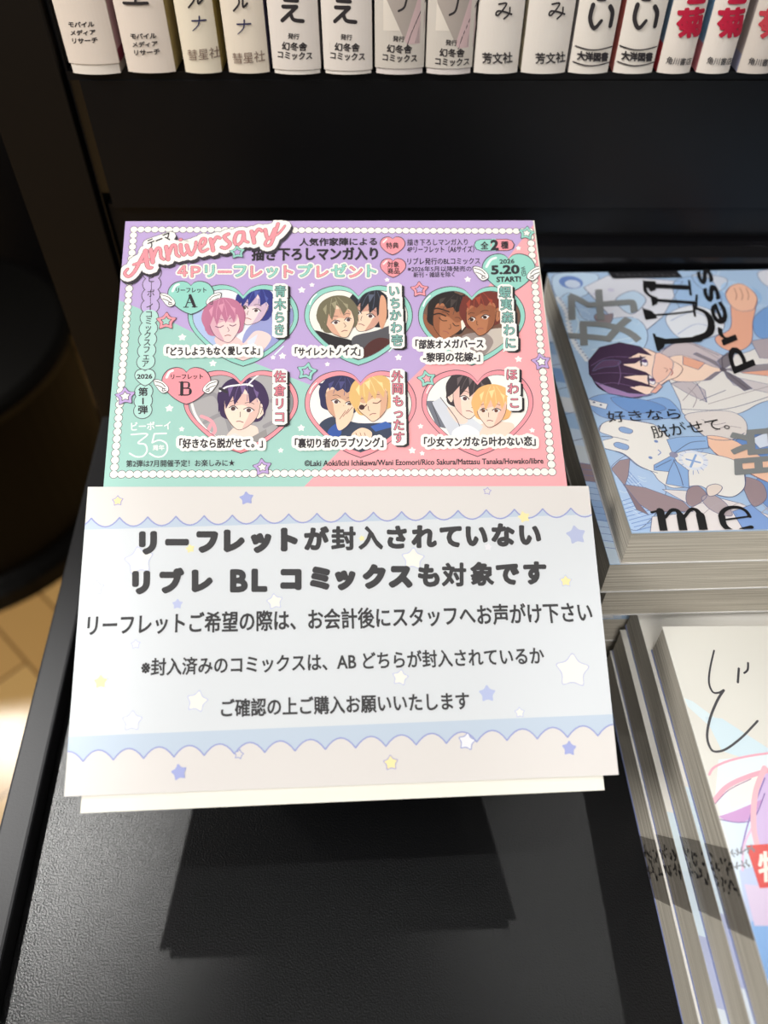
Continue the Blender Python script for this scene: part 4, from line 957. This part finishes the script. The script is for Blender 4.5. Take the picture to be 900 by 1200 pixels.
# 6: black haired and orange haired couple
heart_frame(494, 625, 434, 535.6, PIR, (240, 238, 232))
c.P([(498, 470), (510, 470), (522, 484), (530, 504), (512, 500)], (112, 116, 128), 10)
c.P([(506, 472), (516, 466), (534, 490), (552, 506), (548, 520), (528, 512)], (206, 210, 220), 11); c.P([(536, 492), (548, 486), (566, 500), (558, 514)], (214, 218, 226), 11)
c.P([(524, 478), (540, 480), (548, 494), (536, 496)], SK, 11, True); c.S([(516, 466), (534, 490), (540, 504)], .9, OUTL, 12); c.S([(506, 472), (516, 500)], .9, OUTL, 12)
c.P([(562, 498), (600, 496), (596, 512), (560, 522)], (242, 212, 196), 10, True); c.P([(530, 506), (546, 498), (562, 508), (552, 524), (534, 518)], (232, 234, 238), 12, True)
head(c, 548, 466, 25, 14, (244, 216, 200), (58, 50, 54), 12, .75, (232, 190, 178), (108, 96, 98), bangs=0, ear=-1)
head(c, 577, 480, 22, 0, (246, 214, 196), (236, 180, 116), 24, -.5, (238, 186, 168), (248, 214, 156), bangs=0, line=(110, 70, 56))
c.P([(590, 512), (600, 506), (606, 512), (594, 520)], (244, 210, 192), 34, True)
c.clip = full
# glints on the rings
for x, y in ((226, 352), (363, 352), (496, 354), (363, 456), (500, 456)): c.S([(x, y + 5), (x + 3, y - 2), (x + 8, y - 7)], 1.6, (232, 244, 240) if y < 400 else (252, 224, 224), 10)
for x, y in ((336, 414), (470, 410), (604, 410)): c.S([(x - 14, y + 2), (x - 4, y - 8)], 1.6, (220, 240, 234), 10)
# letter hearts with wings
for (x0, x1, y0, y1, col, ch, tx) in ((196.6, 251.4, 330, 369.8, TER, 'A', (206.6, 242, 340.8)), (189.7, 247.7, 431, 475, PIR, 'B', (200.8, 238, 442))):
    c.heart(x0, x1, y0, y1, OUTL, 24); c.heart(x0, x1, y0, y1, col, 25, 1.0); c.S([(x0 + 6, y0 + 12), (x0 + 9, y0 + 6), (x0 + 13, y0 + 4)], 3, (234, 240, 238), 26)
    c.text('リーフレット', (tx[0], tx[2] + .3), (tx[1], tx[2]), 5.6, TXT, 27, .2)
def serif(pts, w=1.0): c.S(pts, w, TXT, 28, False)
serif([(218, 360), (223, 347)], 1.3); serif([(223, 347), (228.3, 360)], 3.6); serif([(219.5, 355.5), (226.5, 355.3)], 1.1); serif([(215.5, 360.8), (221, 360.8)], 1.2); serif([(225.5, 360.6), (231.3, 360.5)], 1.2)
serif([(213.5, 449), (213.3, 463)], 3.8); serif([(210.3, 448.6), (217, 448.6)], 1.2); serif([(210, 463.6), (217, 463.6)], 1.2)
c.S([(214, 448.6), (221, 449), (222.2, 452.5), (220, 455.2), (214, 455.6)], 1.6, TXT, 28); c.S([(214, 455.6), (222, 456), (224.3, 459.6), (221.5, 463.2), (214, 463.6)], 1.8, TXT, 28); c.S([(221.8, 450.5), (221.8, 453.5)], 2.4, TXT, 28, False); c.S([(223.2, 458), (223.2, 461.5)], 3, TXT, 28, False)
wing(197.5, 352, 1); wing(250, 351.5, -1); wing(190, 453, 1); wing(246, 453.5, -1)
# names beside the hearts
def name(t, pts, col):
    c.chars(t, pts, 15, 14.5, [(34, 32, 36)], 36, 2.6 , [(6.2, (34, 32, 36), 34, 2.6, 1.6), (5.0, (242, 240, 234), 35, 0, 0)]) if False else None
    for dx, dy, r_, cl, l_ in ((2.8, 1.8, 9.6, (34, 32, 36), 35), (0, 0, 9.6, (242, 240, 234), 36)):
        for x, y in pts: c.P([(x - 8.6 + dx, y - 7 + dy), (x - 5 + dx, y - 9.3 + dy), (x + 5 + dx, y - 9.3 + dy), (x + 8.8 + dx, y - 7 + dy), (x + 8.8 + dx, y + 7 + dy), (x + 5 + dx, y + 9.3 + dy), (x - 5 + dx, y + 9.3 + dy), (x - 8.6 + dx, y + 7 + dy)], cl, l_)
    c.chars(t, pts, 14, 14, [(70, 74, 78)], 37, .85); c.chars(t, pts, 14, 14, [col], 38, .12)
NT = (132, 190, 180); NP = (226, 130, 146)
name('青木らき', [(328.7, 342.5), (328.4, 358), (328, 373), (327.7, 387.5)], NT)
name('いちかわ壱', [(462, 342), (462.8, 356.5), (463.6, 370.5), (464.4, 385), (465.2, 400)], NT)
name('蝦夷森わに', [(591.5, 343.5), (593, 358), (594.5, 373), (596.3, 388), (598, 403)], NT)
name('佐倉リコ', [(328, 442.5), (328, 458.5), (328, 474), (328, 489.5)], NP)
name('外岡もったす', [(465.5, 442.5), (466, 456.5), (466.4, 471), (466.8, 485), (467.2, 499), (467.6, 513.5)], NP)
name('ほわこ', [(599.5, 440), (601, 456.5), (602.5, 473)], NP)
# work titles with white outlines
for t, a, b_, h in (('「どうしようもなく愛してよ」', (196, 413), (304.5, 411.8), 10), ('「サイレントノイズ」', (346, 413.2), (422, 412.8), 10), ('「部族オメガバース', (487, 404.6), (566, 403.6), 10.5), ('-黎明の花嫁-」', (496, 420), (562, 419.2), 10.5),
                    ('「好きなら脱がせて。」', (211, 520.6), (308, 519.8), 11), ('「裏切り者のラブソング」', (346, 520.2), (449, 519.2), 11), ('「少女マンガなら叶わない恋」', (497, 518.8), (627, 517.6), 11)):
    c.text(t, a, b_, h, TXT, 41, .45, [(4.2, (242, 240, 234), 40, 0, 0)])
# outlined stars
fancy_star(278.5, 297, 10, TER, LI, .1, 44); fancy_star(195, 377, 13, PIR, TE, 0); fancy_star(491.6, 340, 11.5, PIR, LI, 0); fancy_star(359.6, 436, 13, TER, LI, -.2); fancy_star(500, 444.5, 12, TER, PI, .15); fancy_star(147, 465, 13, (186, 160, 212), BE, .1); fancy_star(307.5, 548, 12, (186, 160, 212), BE, .1); fancy_star(634, 424.5, 12.5, (186, 160, 212), BE, .1); fancy_star(617, 274, 10.5, TER, BE, -.2)
v, f = slab(c, quad, .3)
co = c.mesh('promotion_card', None, BO, [(v, f, white_board)])
tag(co, 'glossy lilac, teal and pink promotional card with six heart shaped pictures', 'card')

# notice sheet laid over the lower half of the card
NB = (208, 213, 218); NP_ = (213, 210, 208); BAND = (184, 198, 214); WLINE = (150, 158, 204)
s = Page(BO + BN * 1.0, BEX, BEY, 'sheet', .0125)
paper = mat('notice_paper', (214, 215, 224), .9, .2); bump(paper, 2500, .06, .0001)
nq = [s.m(p) for p in ((75, 933.5), (725, 908), (690, 569.5), (103, 570.5))]
s.poly(nq, NP_, 0); s.clip = [nq]
def L1(x): return 621 + (x - 97) * (603 - 621) / (690 - 97)
def L2(x): return 863.4 + (x - 79) * (837 - 863.4) / (719 - 79)
def scallop(x0, y0, x1, y1, n_, depth):
    out = []
    for i in range(n_):
        for j in range(8):
            t = j / 8; q = (i + t) / n_; out.append((x0 + (x1 - x0) * q, y0 + (y1 - y0) * q + depth * 4 * t * (1 - t)))
    return out + [(x1, y1)]
top = scallop(74, 608, 702, 595, 19, 10.5)
bot = scallop(62, 894, 736, 860.5, 19, -12.5)
s.P(top + [(720, 602), (740, 836), (60, 864), (70, 622)], BAND, 1)
s.P([(60, L1(60)), (740, L1(740)), (760, L2(760)), (40, L2(40))], NB, 2)
s.P([(40, L2(40)), (760, L2(760))] + bot[::-1], BAND, 3)
for q in (top, bot): s.S(q, 1.7, WLINE, 4, False)
YE = (232, 222, 168); SB_ = (160, 168, 214); WS = (228, 228, 222); GL = (190, 196, 222)
for x, y, r_, fc, oc in [(138, 587, 6, YE, (164, 160, 206)), (289, 584, 9.5, SB_, None), (571, 575.6, 4, NP_, (170, 168, 206)), (163, 657, 18, WS, GL), (223, 643, 6, YE, None), (113, 689, 9, (212, 215, 226), (190, 196, 214)), (208, 708, 7, (180, 188, 220), None), (322, 705, 9.5, WS, GL), (159, 755, 5, (222, 222, 226), GL), (118, 799, 9, YE, GL), (231, 822, 13, WS, GL), (155, 845, 12, WS, GL), (280, 884, 5, NP_, WLINE), (210, 905, 10.5, SB_, None), (484, 655, 14, WS, GL), (424, 631, 4, YE, None), (572, 641, 5, (222, 222, 228), None), (675, 627, 13, (176, 184, 214), None), (663, 681, 7, YE, GL), (671, 786, 21, WS, (186, 190, 216)), (469, 794, 9.5, WS, GL), (571, 813, 11, (176, 186, 220), None), (609, 835, 5.5, WS, GL), (547, 869, 10, (224, 226, 232), WLINE), (458, 894, 8.5, YE, (168, 164, 206)), (667, 877, 9.5, (158, 166, 212), None), (614, 709, 4, (222, 222, 228), None), (614, 606, 8, YE, None)]:
    rt_ = ((x * 7 + y) % 9 - 4) * .05
    if oc: s.star((x, y), r_ + 1.6, oc, 5, .58, rt_)
    s.star((x, y), r_, fc, 6, .56, rt_)
INK = (66, 66, 68)
def headline(t, cx, ya, yb, xa, xb):
    for ch, x in zip(t, cx):
        o_ = ord(ch); bo = 2.7 if 0x30a0 <= o_ <= 0x30ff else 1.8 if 0x3040 <= o_ < 0x30a0 else 2.0 if o_ < 128 else 1.25
        s.chars(ch, [(x, ya + (yb - ya) * (x - xa) / (xb - xa))], 28.5 if o_ > 127 else 36, 28 if o_ > 127 else 34, [INK], 8, bo)
headline('リーフレットが封入されていない', [173.5, 207.5, 243, 274.5, 306, 339, 371, 402.5, 434.5, 465, 497, 528, 558.5, 589.5, 621], 636.5, 626.5, 161, 635)
headline('リブレBLコミックスも対象です', [165.5, 201.5, 237, 280, 304, 341, 375, 404.5, 438.5, 469.5, 502.5, 532, 565, 594.5, 626.5], 683, 671.5, 155, 640)
s.text('リーフレットご希望の際は、お会計後にスタッフへお声がけ下さい', (103, 733), (693, 717), 23.5, INK, 8, .55)
s.text('※封入済みのコミックスは、AB どちらが封入されているか', (166, 782), (637, 768), 20, INK, 8, .45)
s.text('ご確認の上ご購入お願いいたします', (259.5, 830), (549.5, 821), 20.5, INK, 8, .5)
v, f = slab(s, nq, .12)
so = s.mesh('notice_sheet', None, BO - BEY * 40, [(v, f, paper)])
tag(so, 'pale blue paper notice with waves, stars and dark printed lines covering the lower card', 'notice')

bpy.data.objects.remove(_to); bpy.data.curves.remove(_tob)
